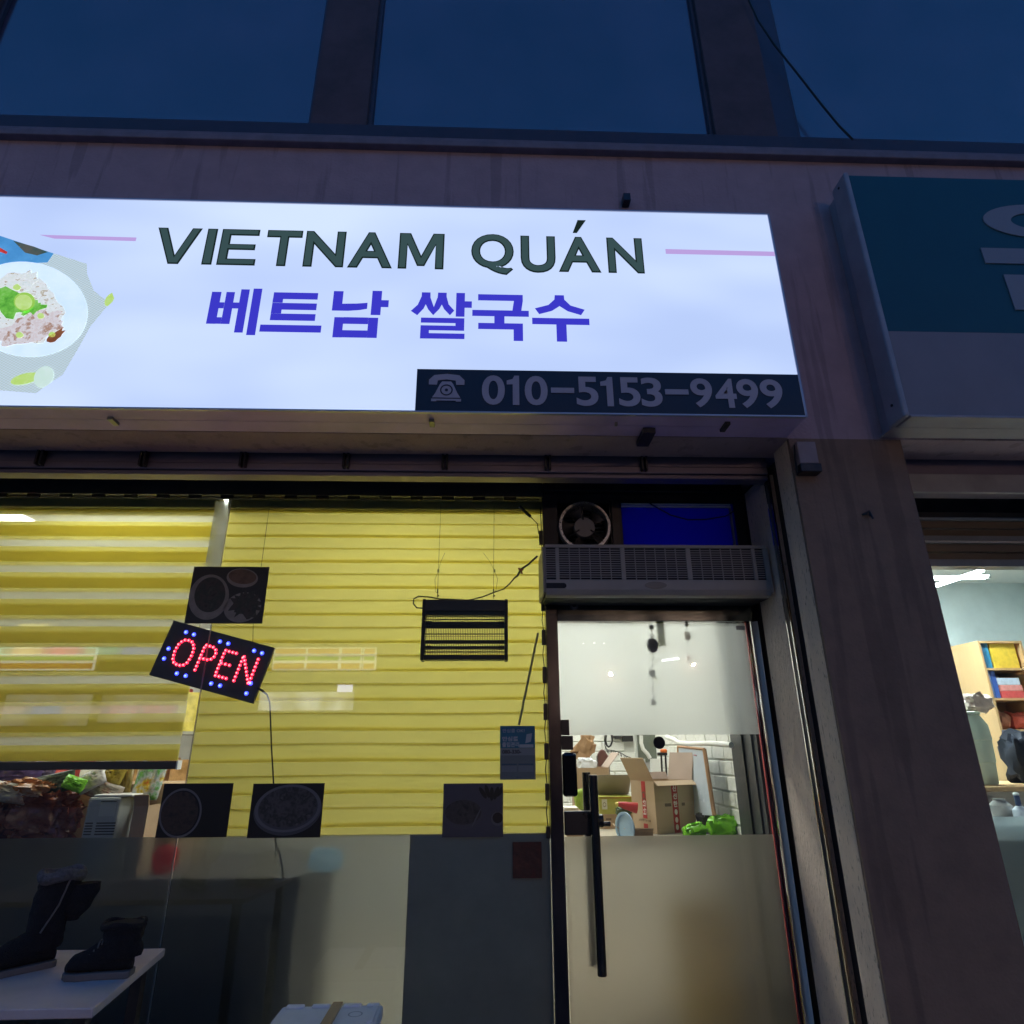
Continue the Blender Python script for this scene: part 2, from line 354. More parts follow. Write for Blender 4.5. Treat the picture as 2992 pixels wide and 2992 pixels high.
# neighbour's room
NW = mat('pale_green_wall', (.62, .70, .70), .8, var=.12, scale=2.5)
b = MB(); b.box(1.9, 5.6, 6.2, 6.3, .02, 3.06); struct('wall_neighbour_back', b, NW)
b = MB(); b.box(5.5, 5.6, 3.5, 6.2, .02, 3.06); struct('wall_neighbour_side', b, NW)
b = MB(); b.box(1.6, 1.9, 3.72, 6.3, .02, 3.06); struct('wall_party', b, NW)
b = MB(); b.box(1.6, 5.6, 3.66, 6.3, 3.06, 3.2); struct('ceiling_neighbour', b, WALLW)

# ---------------------------------------------------------------- the building
B = thing('shop_building', 'two-storey concrete shop building with dark blue upper windows', 'building', (0, YB, 0))
MB().box(-6.5, 6.5, YB, 3.05, 2.957, 4.85).build('beam', PLASTER, B)
MB().box(-6.5, 2.088, 3.05, 3.72, 3.22, 3.4).build('soffit', SOFFIT, B)
MB().box(2.09, 6.5, 3.05, 3.66, 3.0, 3.4).build('soffit', SOFFIT, B)
MB().box(-6.5, 1.53, 3.54, 3.66, 2.985, 3.22).build('head_wall', SOFFIT, B)
col = MB().box(1.555, 2.04, 2.86, 3.72, 0, 2.956).build('column', mat('shaded_recess_render', (.06, .052, .05), .9, var=.2), B); MB().box(1.506, 2.06, 3.051, 3.72, 2.958, 3.21).build('column', SOFFIT, B)  # column core painted dark to deepen the shade in the recesses
MB().box(1.507, 2.085, YB, 2.995, 0, 2.9568).build('column_face', [COLUMN], B)
MB().box(1.505, 1.55, YB+.02, 2.993, 0, 2.955).build('reveal_board', TRIM, B)
MB().box(1.507, 1.56, 3.142, 3.43, 0, 2.9).build('reveal_board', TRIM, B, bevel=.003)
MB().box(2.045, 2.083, 2.997, 3.72, 0, 2.956).build('reveal_board', TRIM, B)
# ledge and dark window rail above the beam
MB().box(-6.5, 6.5, 2.775, 2.95, 4.852, 4.90).box(-6.5, 6.5, 2.80, 2.95, 4.90, 4.945).build('ledge', mat('ledge_paint', (.20, .17, .20), .8, var=.2), B, bevel=.006)
MB().box(-6.5, 6.5, 2.825, 2.95, 4.947, 5.068).build('window_rail', mat('dark_window_rail', (.055, .05, .07), .55, .3, var=.2), B, bevel=.004)
PIL = mat('pilaster_paint', (.085, .062, .072), .8, var=.3, scale=4, bump=.2)
for x0, x1 in ((-3.75, -3.23), (-1.112, -.77), (1.392, 1.79)):
    MB().box(x0, x1, 2.83, 3.0, 5.069, 8.6).build('pilaster', PIL, B, bevel=.006)
MB().box(1.793, 1.925, 2.85, 3.0, 5.069, 8.6).build('frame', mat('window_frame_blue', (.05, .055, .085), .5, .2, var=.2), B)
FR = mat('upper_window_frame', (.06, .058, .078), .5, .3, var=.2)
for x0, x1 in ((-6.5, -3.75), (-3.23, -1.112), (-.77, 1.392), (1.925, 5.2)):
    wn = MB().box(x0, x1, 2.885, 2.90, 5.069, 8.6).build('window', TINT, B)
    MB().box(x0, x0+.025, 2.86, 2.884, 5.069, 8.6).build('frame', FR, wn); MB().box(x1-.02, x1, 2.86, 2.884, 5.069, 8.6).build('frame', FR, wn)
MB().box(-6.5, 6.5, 2.95, 3.4, 4.85, 5.3).box(-6.5, 6.5, 3.0, 3.1, 5.3, 8.6).box(-6.5, 6.5, 3.1, 7, 5.2, 5.3).build('floor_slab', SOFFIT, B)
# the street lamp's and neighbour's end piers, outside the picture, close the front
MB().box(-6.5, -4.4, YB+.01, 3.66, 0, 2.956).build('pier', COLUMN, B)
MB().box(5.5, 6.5, YB+.01, 3.66, 0, 2.956).build('pier', COLUMN, B)

# ---------------------------------------------------------------- lit ceiling lamps of the shop and of the neighbour
LAMP = emit('lamp_white', (1., .985, .93), 12.5)
def ceiling_lamp(x, y, w, d, label, z=3.05, m=LAMP, grp='ceiling lights of the noodle shop'):
    t = thing('ceiling_light', label, 'ceiling light', (x, y, z), group=grp)
    MB().box(x-w/2-.02, x+w/2+.02, y-d/2-.02, y+d/2+.02, z-.025, z+.008).build('housing', WHITEP, t)
    MB().box(x-w/2, x+w/2, y-d/2, y+d/2, z-.035, z-.026).build('diffuser', m, t)
for k, (x, y) in enumerate(((-3.75, 4.35), (-2.15, 3.88), (-.55, 4.35), (.85, 4.5), (-.4, 5.7), (.95, 5.7))):  # the narrow one is added, hidden from view, to light the left blind
    ceiling_lamp(x, y, 1.05, .3 if k != 1 else .16, 'flat white ceiling lamp of the noodle shop, %s from the left in the %s row' % ((('first', 'second', 'third', 'fourth')[k], 'front') if k < 4 else (('first', 'second')[k-4], 'rear')))
TUBE = emit('tube_light', (.86, .95, 1.), 7.)
for k, (pa, pb, Y, s) in enumerate((((2700, 1722), (2872, 1666), 5.1, 'upper slanting'), ((2690, 1690), (2880, 1686), 4.9, 'lower level'))):
    a, c = at(*pa, Y+.35*k), at(*pb, Y-.1)
    t = thing('tube_lamp', f'{s} bright white tube lamp in the neighbouring shop', 'lamp', a)
    MB().tube([a, c], .017, 12).build('tube', TUBE, t, smooth=40)
    u = Vector((0, 0, .04)); MB().tube([c, c+(c-a).normalized()*.03], .018, 10).build('socket', WHITEP, t)
ceiling_lamp(3.4, 5.0, 1.2, .3, 'bright ceiling lamp of the neighbouring shop', m=emit('lamp_cool', (.86, .97, 1.), 52.), grp=None)

# ---------------------------------------------------------------- light box sign
S = thing('shop_sign', 'long white lit sign box with green and blue lettering above the window', 'shop sign', (-1.2, 2.7, 2.957))
SX0, SX1, SZ0, SZ1, SY = -4.6, 1.495, 2.957, 4.197, 2.60
SMETAL = mat('violet_lit_sign_metal', (.60, .44, .72), .5, .2, var=.15, scale=4)  # lilac tint put in against the yellow light from the blinds
MB().box(SX0, SX1, SY+.012, YB-.002, SZ0+.012, SZ1).build('sign_body', SMETAL, S)
MB().box(SX0, SX1, SY+.004, SY+.105, SZ0, SZ0+.011).build('bottom_plate', SMETAL, S, bevel=.002)
MB().box(SX0, SX1, SY+.109, YB-.004, SZ0+.001, SZ0+.011).build('bottom_plate', SMETAL, S, bevel=.002)
PW = emit('sign_face_lit', (.485, .615, .90), .57, var=.06, scale=.8, stretch=(.9, 1, 2.0))
_t = PW.node_tree; _e = [n for n in _t.nodes if n.type == 'EMISSION'][0]; _n = [n for n in _t.nodes if n.type == 'TEX_NOISE'][0]
_rr = _t.nodes.new('ShaderNodeValToRGB'); _rr.color_ramp.elements[0].position = .35; _rr.color_ramp.elements[1].position = .68
_rr.color_ramp.elements[0].color = (.46, .58, .90, 1); _rr.color_ramp.elements[1].color = (.56, .67, .91, 1); _t.links.new(_n.outputs[0], _rr.inputs[0]); _t.links.new(_rr.outputs[0], _e.inputs[0])
MB().add([(SX0, SY, SZ0+.006), (SX1-.006, SY, SZ0+.006), (SX1-.006, SY, SZ1-.006), (SX0, SY, SZ1-.006)], [(0, 1, 2, 3)]).build('face_panel', PW, S)
MB().box(SX0, SX1, SY-.006, SY+.011, SZ1-.006, SZ1+.002).box(SX0, SX1, SY-.006, SY+.011, SZ0-.002, SZ0+.006).box(SX1-.006, SX1+.003, SY-.006, SY+.011, SZ0, SZ1).build('edge_trim', mat('sign_edge_trim', (.5, .46, .5), .35, .6), S)
INKD = emit('sign_ink_dark_green', (.010, .022, .020), .45); INKG = emit('sign_ink_green', (.040, .078, .085), .5)
caps = [('V', -1.708, -1.483), ('I', -1.456, -1.405), ('E', -1.382, -1.191), ('T', -1.152, -.972), ('N', -.954, -.750), ('A', -.731, -.504), ('M', -.476, -.244),
        ('Q', -.105, .115), ('U', .150, .331), ('A', .345, .565), ('N', .601, .789)]
for ch, x0, x1 in caps:
    z0, z1 = 3.779, 4.010
    if ch == 'Q': z0, z1 = 3.752, 4.016
    if ch == 'U': z0 = 3.770
    sign_letter(ch, x0, x1, z0, z1, SY-.003, INKD, INKG, S, .034, .010)
MB().prism([(.426, 4.036), (.448, 4.036), (.499, 4.123), (.455, 4.123)], SY-.004, SY-.002).build('letter_accent', INKD, S)
INKB = emit('sign_ink_blue', (.045, .042, .58), .50)
def glyph(pieces, x0, x1, z0, z1, y, m, name, parent):
    b = MB()
    for k, p in enumerate(pieces):
        yy = y-.0004*k
        if len(p) == 4 and not isinstance(p[0], tuple): p = [(p[0], p[2]), (p[1], p[2]), (p[1], p[3]), (p[0], p[3])]
        b.add([(x0+(x1-x0)*u, yy, z0+(z1-z0)*v) for u, v in p], [tuple(range(len(p)))])
    return b.build(name, m, parent)
X = lambda L, a, w, c, h: [tuple(((u-a)/w, (c-v)/h) for u, v in p) for p in L]
r4 = lambda x0, x1, y0, y1: [(x0, y1), (x1, y1), (x1, y0), (x0, y0)]
glyph([(0, .19, .23, .92), (.29, .46, .23, .92), (.19, .29, .23, .37), (.19, .29, .56, .69), (.46, .585, .56, .69), (.58, .75, .05, .98), (.825, 1, 0, 1)], -1.375, -1.132, 3.362, 3.636, SY-.003, INKB, 'letter', S)
glyph([(.14, .88, .83, 1), (.14, .88, .56, .73), (.14, .88, .29, .46), (.14, .31, .46, .56), (.14, .31, .73, .83), (0, 1, 0, .175)], -1.115, -.822, 3.383, 3.618, SY-.003, INKB, 'letter', S)
glyph([[(.02, .98), (.02, .56), (.30, .56), (.50, .58), (.63, .61), (.63, .74), (.45, .72), (.19, .71), (.19, .98)][::1], (.70, .87, .48, 1), (.87, 1, .65, .80), (.08, .24, 0, .42), (.67, .84, 0, .42), (.24, .67, 0, .15), (.24, .67, .28, .42)], -.787, -.507, 3.358, 3.638, SY-.003, INKB, 'letter', S)
g = X([[(1068, 330), (1068, 345), (1055, 378), (1030, 402), (1055, 418), (1078, 392), (1085, 376), (1095, 395), (1115, 417), (1137, 393), (1146, 376), (1155, 393), (1178, 416), (1194, 398), (1172, 375), (1163, 345), (1163, 330), (1130, 330), (1129, 348), (1116, 386), (1102, 350), (1101, 330)],
       r4(1200, 1233, 330, 421), r4(1233, 1260, 362, 387), r4(1070, 1233, 427, 446), r4(1200, 1233, 446, 474), r4(1070, 1200, 456, 474), r4(1070, 1102, 474, 505), r4(1102, 1235, 485, 505)], 1030, 230, 505, 175)
glyph(g, -.396, -.096, 3.359, 3.635, SY-.003, INKB, 'letter', S)
g = X([r4(1283, 1453, 337, 361), [(1419, 361), (1413, 398), (1447, 398), (1453, 361)], r4(1262, 1475, 398, 421), r4(1345, 1383, 421, 447), r4(1285, 1452, 447, 470), r4(1417, 1452, 470, 512)], 1262, 213, 512, 175)
glyph(g, -.093, .187, 3.354, 3.630, SY-.003, INKB, 'letter', S)
g = X([[(1575, 340), (1573, 357), (1550, 378), (1498, 392), (1514, 414), (1562, 401), (1592, 382), (1622, 401), (1672, 415), (1687, 394), (1634, 379), (1611, 357), (1610, 340)], r4(1487, 1702, 428, 452), r4(1577, 1615, 452, 515)], 1487, 215, 515, 175)
glyph(g, .203, .487, 3.355, 3.633, SY-.003, INKB, 'letter', S)
PINK = emit('sign_ink_pink', (.50, .36, .74), .5)
MB().prism([(-2.21, 3.925), (-1.806, 3.920), (-1.806, 3.942), (-2.285, 3.946)], SY-.003, SY-.001).build('pink_line', PINK, S)
MB().prism([(.910, 3.912), (SX1-.008, 3.912), (SX1-.008, 3.940), (.910, 3.942)], SY-.003, SY-.001).build('pink_line', PINK, S)
band = MB().box(-.349, SX1-.007, SY-.004, SY-.001, SZ0+.006, 3.188).build('phone_band', mat('phone_band_vinyl', (.022, .022, .036), .35, var=.15), S)
NUM = mat('phone_number_vinyl', (.48, .42, .47), .6, var=.08, scale=8)
for ch, x0, x1 in (('0', -.041, .067), ('1', .076, .135), ('0', .161, .269), ('5', .405, .509), ('1', .521, .580), ('5', .606, .709), ('3', .713, .814), ('9', .952, 1.056), ('4', 1.069, 1.171), ('9', 1.175, 1.279), ('9', 1.289, 1.397)):
    if ch == '1': MB().add([(x0+(x1-x0)*u, SY-.007, 2.998+.159*v) for u, v in ((.48, 0), (1, 0), (1, 1), (.62, 1), (.46, .88), (0, .83), (0, .69), (.48, .70))], [tuple(range(8))]).build('digit', NUM, band)
    else: text('digit', ch, x0, x1, SY-.007, 2.998, 3.157, NUM, band, bold=.022)
for x0, x1 in ((.285, .395), (.829, .941)): MB().box(x0, x1, SY-.008, SY-.0045, 3.066, 3.094).build('dash', NUM, band)
# little telephone: handset, body, dial
b = MB(); ix, iz, iw, ih = -.294, 3.012, .174, .145
hs = [(.02, .62), (.02, .80), (.16, .98), (.5, 1.03), (.84, .98), (.98, .80), (.98, .62), (.76, .62), (.74, .78), (.5, .82), (.26, .78), (.24, .62)]
body = [(.12, .14), (.88, .14), (.80, .30), (.68, .64), (.62, .74), (.38, .74), (.32, .64), (.20, .30)]
base = [(.10, 0), (.24, 0), (.24, .03), (.76, .03), (.76, 0), (.90, 0), (.90, .10), (.10, .10)]
for k, p in enumerate((hs, body, base)): b.add([(ix+iw*u, SY-.007-.0003*k, iz+ih*v) for u, v in p], [tuple(range(len(p)))])
ic = b.build('telephone_icon', NUM, band)
MB().ring(ix+iw*.5, SY-.0085, iz+ih*.42, .030, .030, .22, 28).disc(ix+iw*.5, SY-.0085, iz+ih*.42, .008, .008, 16).build('dial', mat('phone_band_vinyl', (0, 0, 0)), ic)
# food photograph printed at the left end
def wp(L, y=SY-.003): return [(at(px, py, SY).x, at(px, py, SY).z) for px, py in L]
FP = MB().prism(wp([(-260, 640), (-260, 1120), (105, 1150), (185, 1095), (232, 1015), (265, 955), (335, 870), (318, 885), (275, 850), (255, 800), (255, 772), (160, 742), (0, 690)])[::1], SY-.0026, SY-.0022).build('food_print', None, S)
FP.data.materials.clear()
matw = bpy.data.materials.new('woven_mat_print'); matw.use_nodes = True; t = matw.node_tree; p = t.nodes['Principled BSDF']
tc = t.nodes.new('ShaderNodeTexCoord'); mp = t.nodes.new('ShaderNodeMapping'); mp.inputs['Scale'].default_value = (110, 1, 140); mp.inputs['Rotation'].default_value = (0, R(12), 0)
ck = t.nodes.new('ShaderNodeTexChecker'); ck.inputs['Scale'].default_value = 1; ck.inputs['Color1'].default_value = (.62, .78, .88, 1); ck.inputs['Color2'].default_value = (.46, .56, .54, 1)
t.links.new(tc.outputs['Object'], mp.inputs[0]); t.links.new(mp.outputs[0], ck.inputs[0]); t.links.new(ck.outputs[0], p.inputs['Emission Color']); p.inputs['Emission Strength'].default_value = .42; p.inputs['Base Color'].default_value = (.4, .4, .4, 1)
FP.data.materials.append(matw)
def dec(name, poly, lay, m): return MB().prism(wp(poly), SY-.0030-.0006*lay, SY-.0027-.0006*lay).build(name, m, FP)
BLUEC = printed('blue_cloth_print', [(.06, .26, .55), (.10, .36, .68)], 12, glow=0.416)
dec('blue_cloth', [(-260, 640), (-260, 800), (0, 795), (60, 772), (140, 768), (158, 742), (0, 690)], 1, BLUEC)
dec('dark_leaf', [(40, 705), (75, 740), (110, 748), (142, 738), (100, 722)], 2, printed('dark_leaf_print', [(.03, .10, .09), (.12, .12, .10)], 14, glow=0.364))
dec('red_chili', [(-30, 722), (-5, 735), (20, 744), (24, 738), (5, 727), (-25, 714)], 2, printed('chili_print', [(.5, .02, .02), (.7, .08, .06)], 20, glow=0.416))
def ell(name, px, py, rx, ry, lay, m, rot=0., n=40, jag=0., parent=None):
    L = []
    for k in range(n):
        a = 2*math.pi*k/n; q = 1+jag*(random.random()-.5)
        u, v = rx*q*math.cos(a), ry*q*math.sin(a); L.append((px+u*math.cos(rot)-v*math.sin(rot), py-(u*math.sin(rot)+v*math.cos(rot))))
    return dec(name, L, lay, m)
ell('plate', 78, 905, 180, 138, 3, printed('plate_print', [(.56, .72, .86), (.66, .80, .93), (.72, .84, .95)], 3, glow=0.494), R(-8), 56)
NOOD = printed('noodle_print', [(.50, .56, .50), (.74, .80, .80), (.66, .70, .64), (.80, .84, .84), (.42, .34, .22), (.76, .80, .72)], 30, glow=0.442, detail=6, stretch=(1, 1, 1.6))
MEAT = printed('meat_print', [(.78, .76, .78), (.66, .58, .56), (.74, .70, .70), (.40, .22, .14), (.72, .66, .66)], 22, glow=0.416, detail=6)
LEAF = printed('herb_print', [(.06, .30, .03), (.16, .52, .06), (.30, .62, .16)], 26, glow=0.416)
LIME = printed('lime_print', [(.45, .66, .12), (.58, .78, .30)], 26, glow=0.442)
ell('noodles', 55, 905, 140, 95, 4, NOOD, R(-10), 40, .22)
ell('meat', 95, 962, 98, 42, 5, MEAT, R(18), 30, .35)
ell('bean_sprouts', 60, 835, 55, 28, 5, NOOD, R(30), 26, .5)
ell('herb', 30, 885, 62, 36, 6, LEAF, R(-25), 22, .7)
ell('herb', 100, 900, 34, 16, 6, LEAF, R(20), 18, .8)
ell('lime_rind', 74, 884, 31, 27, 7, printed('lime_rind_print', [(.30, .56, .08), (.36, .62, .10)], 10, glow=0.442), 0, 28)
ell('lime_slice', 72, 886, 25, 22, 8, LIME, 0, 24)
for px, py in ((122, 925), (155, 980), (52, 842), (60, 982)): ell('scallion', px, py, 11, 9, 7, LIME, 0, 9, .3)
ell('meat_edge', 165, 985, 30, 12, 7, printed('crust_print', [(.32, .12, .05), (.22, .07, .03)], 20, glow=0.364), R(40), 16, .5)
ell('lime_wedge', 76, 1108, 44, 15, 4, LIME, R(14), 24)
ell('lime_core', 130, 1103, 26, 33, 5, printed('plate_rim_print', [(.55, .72, .60), (.66, .80, .74)], 6, glow=0.468), R(-35), 26)
ell('noodles_scrap', 322, 878, 12, 20, 2, LIME, R(-30), 10, .5)
# fixings under the sign
for px, py, dx, dy in ((332, 1228, .012, .03), (1262, 1234, .012, .028), (1800, 1237, .006, .008), (2118, 1245, .012, .04)):
    p = onz(px, py, SZ0-.004); MB().box(p.x-dx, p.x+dx, p.y-dy, p.y+dy, SZ0-.016, SZ0-.001).build('fixing_clip', STEELD if px < 1900 else DARKMETAL, S)
p = onz(1890, 1268, SZ0-.01); MB().box(p.x-.03, p.x+.03, p.y-.05, p.y+.10, SZ0-.03, SZ0-.002).build('bracket', DARKMETAL, S)
p = at(1828, 588, YB-.02); MB().box(p.x-.02, p.x+.02, YB-.06, YB-.003, p.z-.03, p.z+.02).build('bracket', DARKMETAL, S)

# ---------------------------------------------------------------- neighbour's sign
N = thing('neighbour_sign', 'unlit teal and grey sign box of the shop next door', 'shop sign', (3.2, 2.7, 2.96))
NX0, NX1, NZ0, NZ1 = 1.968, 5.6, 2.961, 4.515
TEAL = mat('teal_sign_vinyl', (.006, .075, .105), .5, var=.15, scale=3); NG = mat('grey_sign_vinyl', (.24, .22, .25), .55, var=.1, scale=3)
NM = mat('grey_sign_metal', (.36, .33, .35), .5, .3, var=.15, scale=5)
zt = at(2900, 970, 2.6).z
MB().box(NX0+.03, NX1, 2.62, YB-.003, NZ0+.02, NZ1-.02).build('sign_body', NM, N)
MB().box(NX0+.012, NX1, 2.606, 2.62, zt, NZ1-.014).build('teal_panel', TEAL, N)
MB().box(NX0+.012, NX1, 2.606, 2.62, NZ0+.015, zt-.001).build('grey_panel', NG, N)
MB().box(NX0, NX0+.029, 2.592, 2.73, NZ0+.004, NZ1).build('side_trim', NM, N, bevel=.012)
MB().box(NX0+.03, NX1, 2.592, 2.70, NZ0, NZ0+.014).build('bottom_trim', NM, N, bevel=.003)
MB().box(NX0+.01, NX1, 2.705, YB-.004, NZ0+.002, NZ0+.016).build('bottom_trim', NM, N, bevel=.003)
NLET = mat('grey_sign_letter', (.26, .27, .30), .55)
c = at(3034, 646, 2.6); MB().ring(c.x, 2.600, c.z, .31, .118, .50, 40, depth=.005).build('letter', NLET, N)
x0, x1, z0, z1 = rect(2874, 728, 3250, 772, 2.6); MB().box(x0, x1, 2.600, 2.605, z0, z1).build('letter', NLET, N)
x0, x1, z0, z1 = rect(2950, 803, 3040, 905, 2.6); MB().box(x0, x1, 2.600, 2.605, z0, z1).build('letter', NLET, N)
MB().box(2*c.x-x1, 2*c.x-x0, 2.600, 2.605, z0, z1).build('letter', NLET, N)
for px, py in ((2450, 550), (2620, 1185)): p = at(px, py, 2.66); MB().tube([(NX0-.004, p.y, p.z), (NX0+.002, p.y, p.z)], .007, 10).build('screw', DARKMETAL, N)

# small metal box on the column, hanging cable of the upper window
J = thing('junction_box', 'small metal junction box on the column under the sign corner', 'junction box', (1.58, 2.78, 2.7))
x0, x1, z0, z1 = rect(2334, 1288, 2390, 1352, 2.76)
MB().box(x0, x1, 2.765, YB-.001, z0, z1).build('cover', mat('junction_box_paint', (.28, .22, .23), .6, var=.2), J, bevel=.006)
MB().box(x0-.003, x1+.006, 2.76, YB-.001, z0-.045, z0-.001).build('lower_end', DARKMETAL, J, bevel=.004)
p0, p1 = at(2330, 1380, 2.79), at(2322, 1300, 2.79); MB().tube([p1, (p0+p1)/2+Vector((-.006, 0, 0)), p0], .004, 6).build('wire', BLACKRUB, J)
pts = [at(px, py, 2.78) for px, py in ((2160, -60), (2215, 60), (2262, 130), (2330, 215), (2400, 305), (2452, 368), (2492, 408))]
solo('hanging_cable', MB().tube(pts, .007, 6), BLACKRUB, 'thin black cable sagging across the upper right window', 'cable', smooth=60)
p = at(2532, 1512, YB); q = MB()
q.tube([(p.x-.02, YB-.002, p.z+.012), (p.x, YB-.03, p.z+.02), (p.x+.02, YB-.002, p.z+.012)], .006, 6).tube([(p.x, YB-.002, p.z+.02), (p.x, YB-.03, p.z+.02), (p.x+.004, YB-.04, p.z-.02)], .005, 6)
solo('wall_hook', q, DARKMETAL, 'small rusty hook screwed to the dark column', 'hook', smooth=50)

# ---------------------------------------------------------------- roller shutter, rolled up
SH = thing('roller_shutter', 'rolled up grey roller shutter over the yellow shop window', 'shutter', (0, 3.1, 2.86))
SHM = mat('shutter_slat', (.24, .20, .25), .45, .5, var=.25, scale=3, stretch=(.3, 1, 1))
MB().box(-4.4, 1.5, 3.085, 3.10, 2.915, 3.02).build('slat', SHM, SH, bevel=.003)
MB().box(-4.4, 1.5, 3.075, 3.10, 2.872, 2.912).build('slat', SHM, SH, bevel=.006)
MB().box(-4.4, 1.5, 3.085, 3.165, 2.846, 2.868).build('bottom_bar', SHM, SH, bevel=.004)
MB().box(-4.4, 1.5, 3.06, 3.074, 3.02, 3.05).box(-4.4, 1.5, 3.12, 3.22, 3.0, 3.2).build('lintel_track', DARKMETAL, SH)
for px in (118, 420, 712, 1012, 1300, 1600, 1880):
    p = at(px, 1360, 3.07)
    MB().box(p.x-.016, p.x-.006, 3.04, 3.074, 2.878, 2.96).box(p.x+.006, p.x+.016, 3.04, 3.074, 2.878, 2.96).box(p.x-.016, p.x+.016, 3.05, 3.074, 2.945, 2.965).build('bracket', DARKMETAL, SH)
MB().box(1.497, 1.5065, 3.084, 3.092, 0, 2.95).build('guide_rail', CHROME, SH); MB().box(1.497, 1.5065, 3.130, 3.138, 0, 2.95).build('guide_rail', CHROME, SH)
MB().box(1.503, 1.5095, 3.092, 3.130, 0, 2.95).build('guide_channel', BLACKPL, SH)
SH2 = thing('roller_shutter', 'grey roller shutter above the neighbouring shop window', 'shutter', (3, 3.1, 2.6))
def nz(py, Y): return at(2850, py, Y).z
MB().box(2.088, 5.5, 3.05, 3.075, nz(1441, 3.06), nz(1387, 3.06)).build('bottom_bar', mat('shutter_pale', (.36, .34, .34), .5, .3, var=.2, scale=4), SH2, bevel=.006)
MB().box(2.088, 5.5, 3.08, 3.2, nz(1437, 3.1), nz(1365, 3.1)+.2).build('slat', SHM, SH2)
NWn = thing('shop_window', 'clear glass window of the neighbouring shop beside the column', 'window', (3, G, 0))
HB = mat('brown_aluminium', (.20, .145, .10), .4, .4, var=.2, scale=5, stretch=(.2, 1, 1)); HL = mat('lit_edge_strip', (.62, .60, .54), .35, .5)  # pale strips paint the rail edges as lit from below
for a, c, y0, m, nm in ((1441, 1496, 3.46, DARKMETAL, 'dark_rail'), (1497, 1513, 3.44, HB, 'rail'), (1514, 1522, 3.425, HL, 'edge_strip'), (1523, 1544, 3.44, HB, 'rail'), (1545, 1566, 3.46, HB, 'rail'),
                        (1567, 1581, 3.43, ALU, 'rail'), (1582, 1590, 3.42, HL, 'edge_strip'), (1591, 1613, 3.435, HB, 'rail'), (1614, 1633, 3.46, HB, 'rail'), (1634, 1655, 3.44, ALU, 'rail')):
    MB().box(2.065, 5.5, y0, 3.52, nz(c, 3.44)+.0015, nz(a, 3.44)).build(nm, m, NWn, bevel=.002)
MB().box(2.09, 5.5, 3.5, 3.66, nz(1441, 3.44), 3.05).build('backing', SOFFIT, NWn)
nzt = nz(1655, 3.44); nzf = nz(2388, 3.5)
MB().box(2.084, 5.5, G, G+.008, .02, nzt+.02).build('pane', GLASSN, NWn)
MB().box(2.084, 5.5, G+.010, G+.013, .02, nzf).build('frosted_film', film('frosted_film_pale', (.86, .9, .9), .35, .3, (.6, .66, .66)), NWn)

# ---------------------------------------------------------------- shop window
ZF = 1.10; XJ = -1.512           # top of the frosted film; joint between the two panes
W = thing('shop_window', 'wide shop window with frosted lower half beneath the lit sign', 'window', (-1.5, G, 0))
XD = .312                        # left edge of the door frame
MB().box(-4.4, XJ-.003, G, G+.008, .03, 2.90).build('pane', GLASS, W)
MB().box(XJ+.003, XD, G, G+.008, .03, 2.90).build('pane', GLASS, W)
MB().box(XJ-.0028, XJ+.0028, G+.0005, G+.0075, .03, 2.90).build('silicone_joint', cloth('silicone', (.45, .45, .42), .5, clear=.45), W)
MB().box(-4.4, XD, G-.03, G+.05, 2.885, 2.98).build('head_frame', mat('head_frame_metal', (.10, .10, .095), .4, .6, var=.2), W, bevel=.004)
MB().box(-4.4, XD, G-.034, G-.028, 2.884, 2.889).build('edge_bead', STEELD, W)
MB().box(-4.4, XD, G-.03, G+.05, 0, .03).build('sill_frame', DARKMETAL, W)
FD = film('frosted_film_grey', (.64, .655, .65), .28, .18, (.20, .205, .205))
MB().box(-4.4, XJ-.004, G+.010, G+.0135, .03, ZF).build('frosted_film', FD, W)
MB().box(XJ+.004, XD-.003, G+.010, G+.0135, .03, ZF).build('frosted_film', FD, W)
MB().box(-.382, XD-.002, G+.0085, G+.0096, .03, ZF-.002).build('dark_board', mat('dark_backing_board', (.27, .25, .19), .6, var=.15, scale=3), W)
x0, x1, z0, z1 = rect(1498, 2460, 1590, 2566, G-.004); MB().box(x0, x1-.012, G-.004, G-.001, z0, z1).build('red_sticker', printed('worn_red_sticker', [(.10, .012, .008), (.05, .012, .01), (.12, .03, .02)], 12), W)

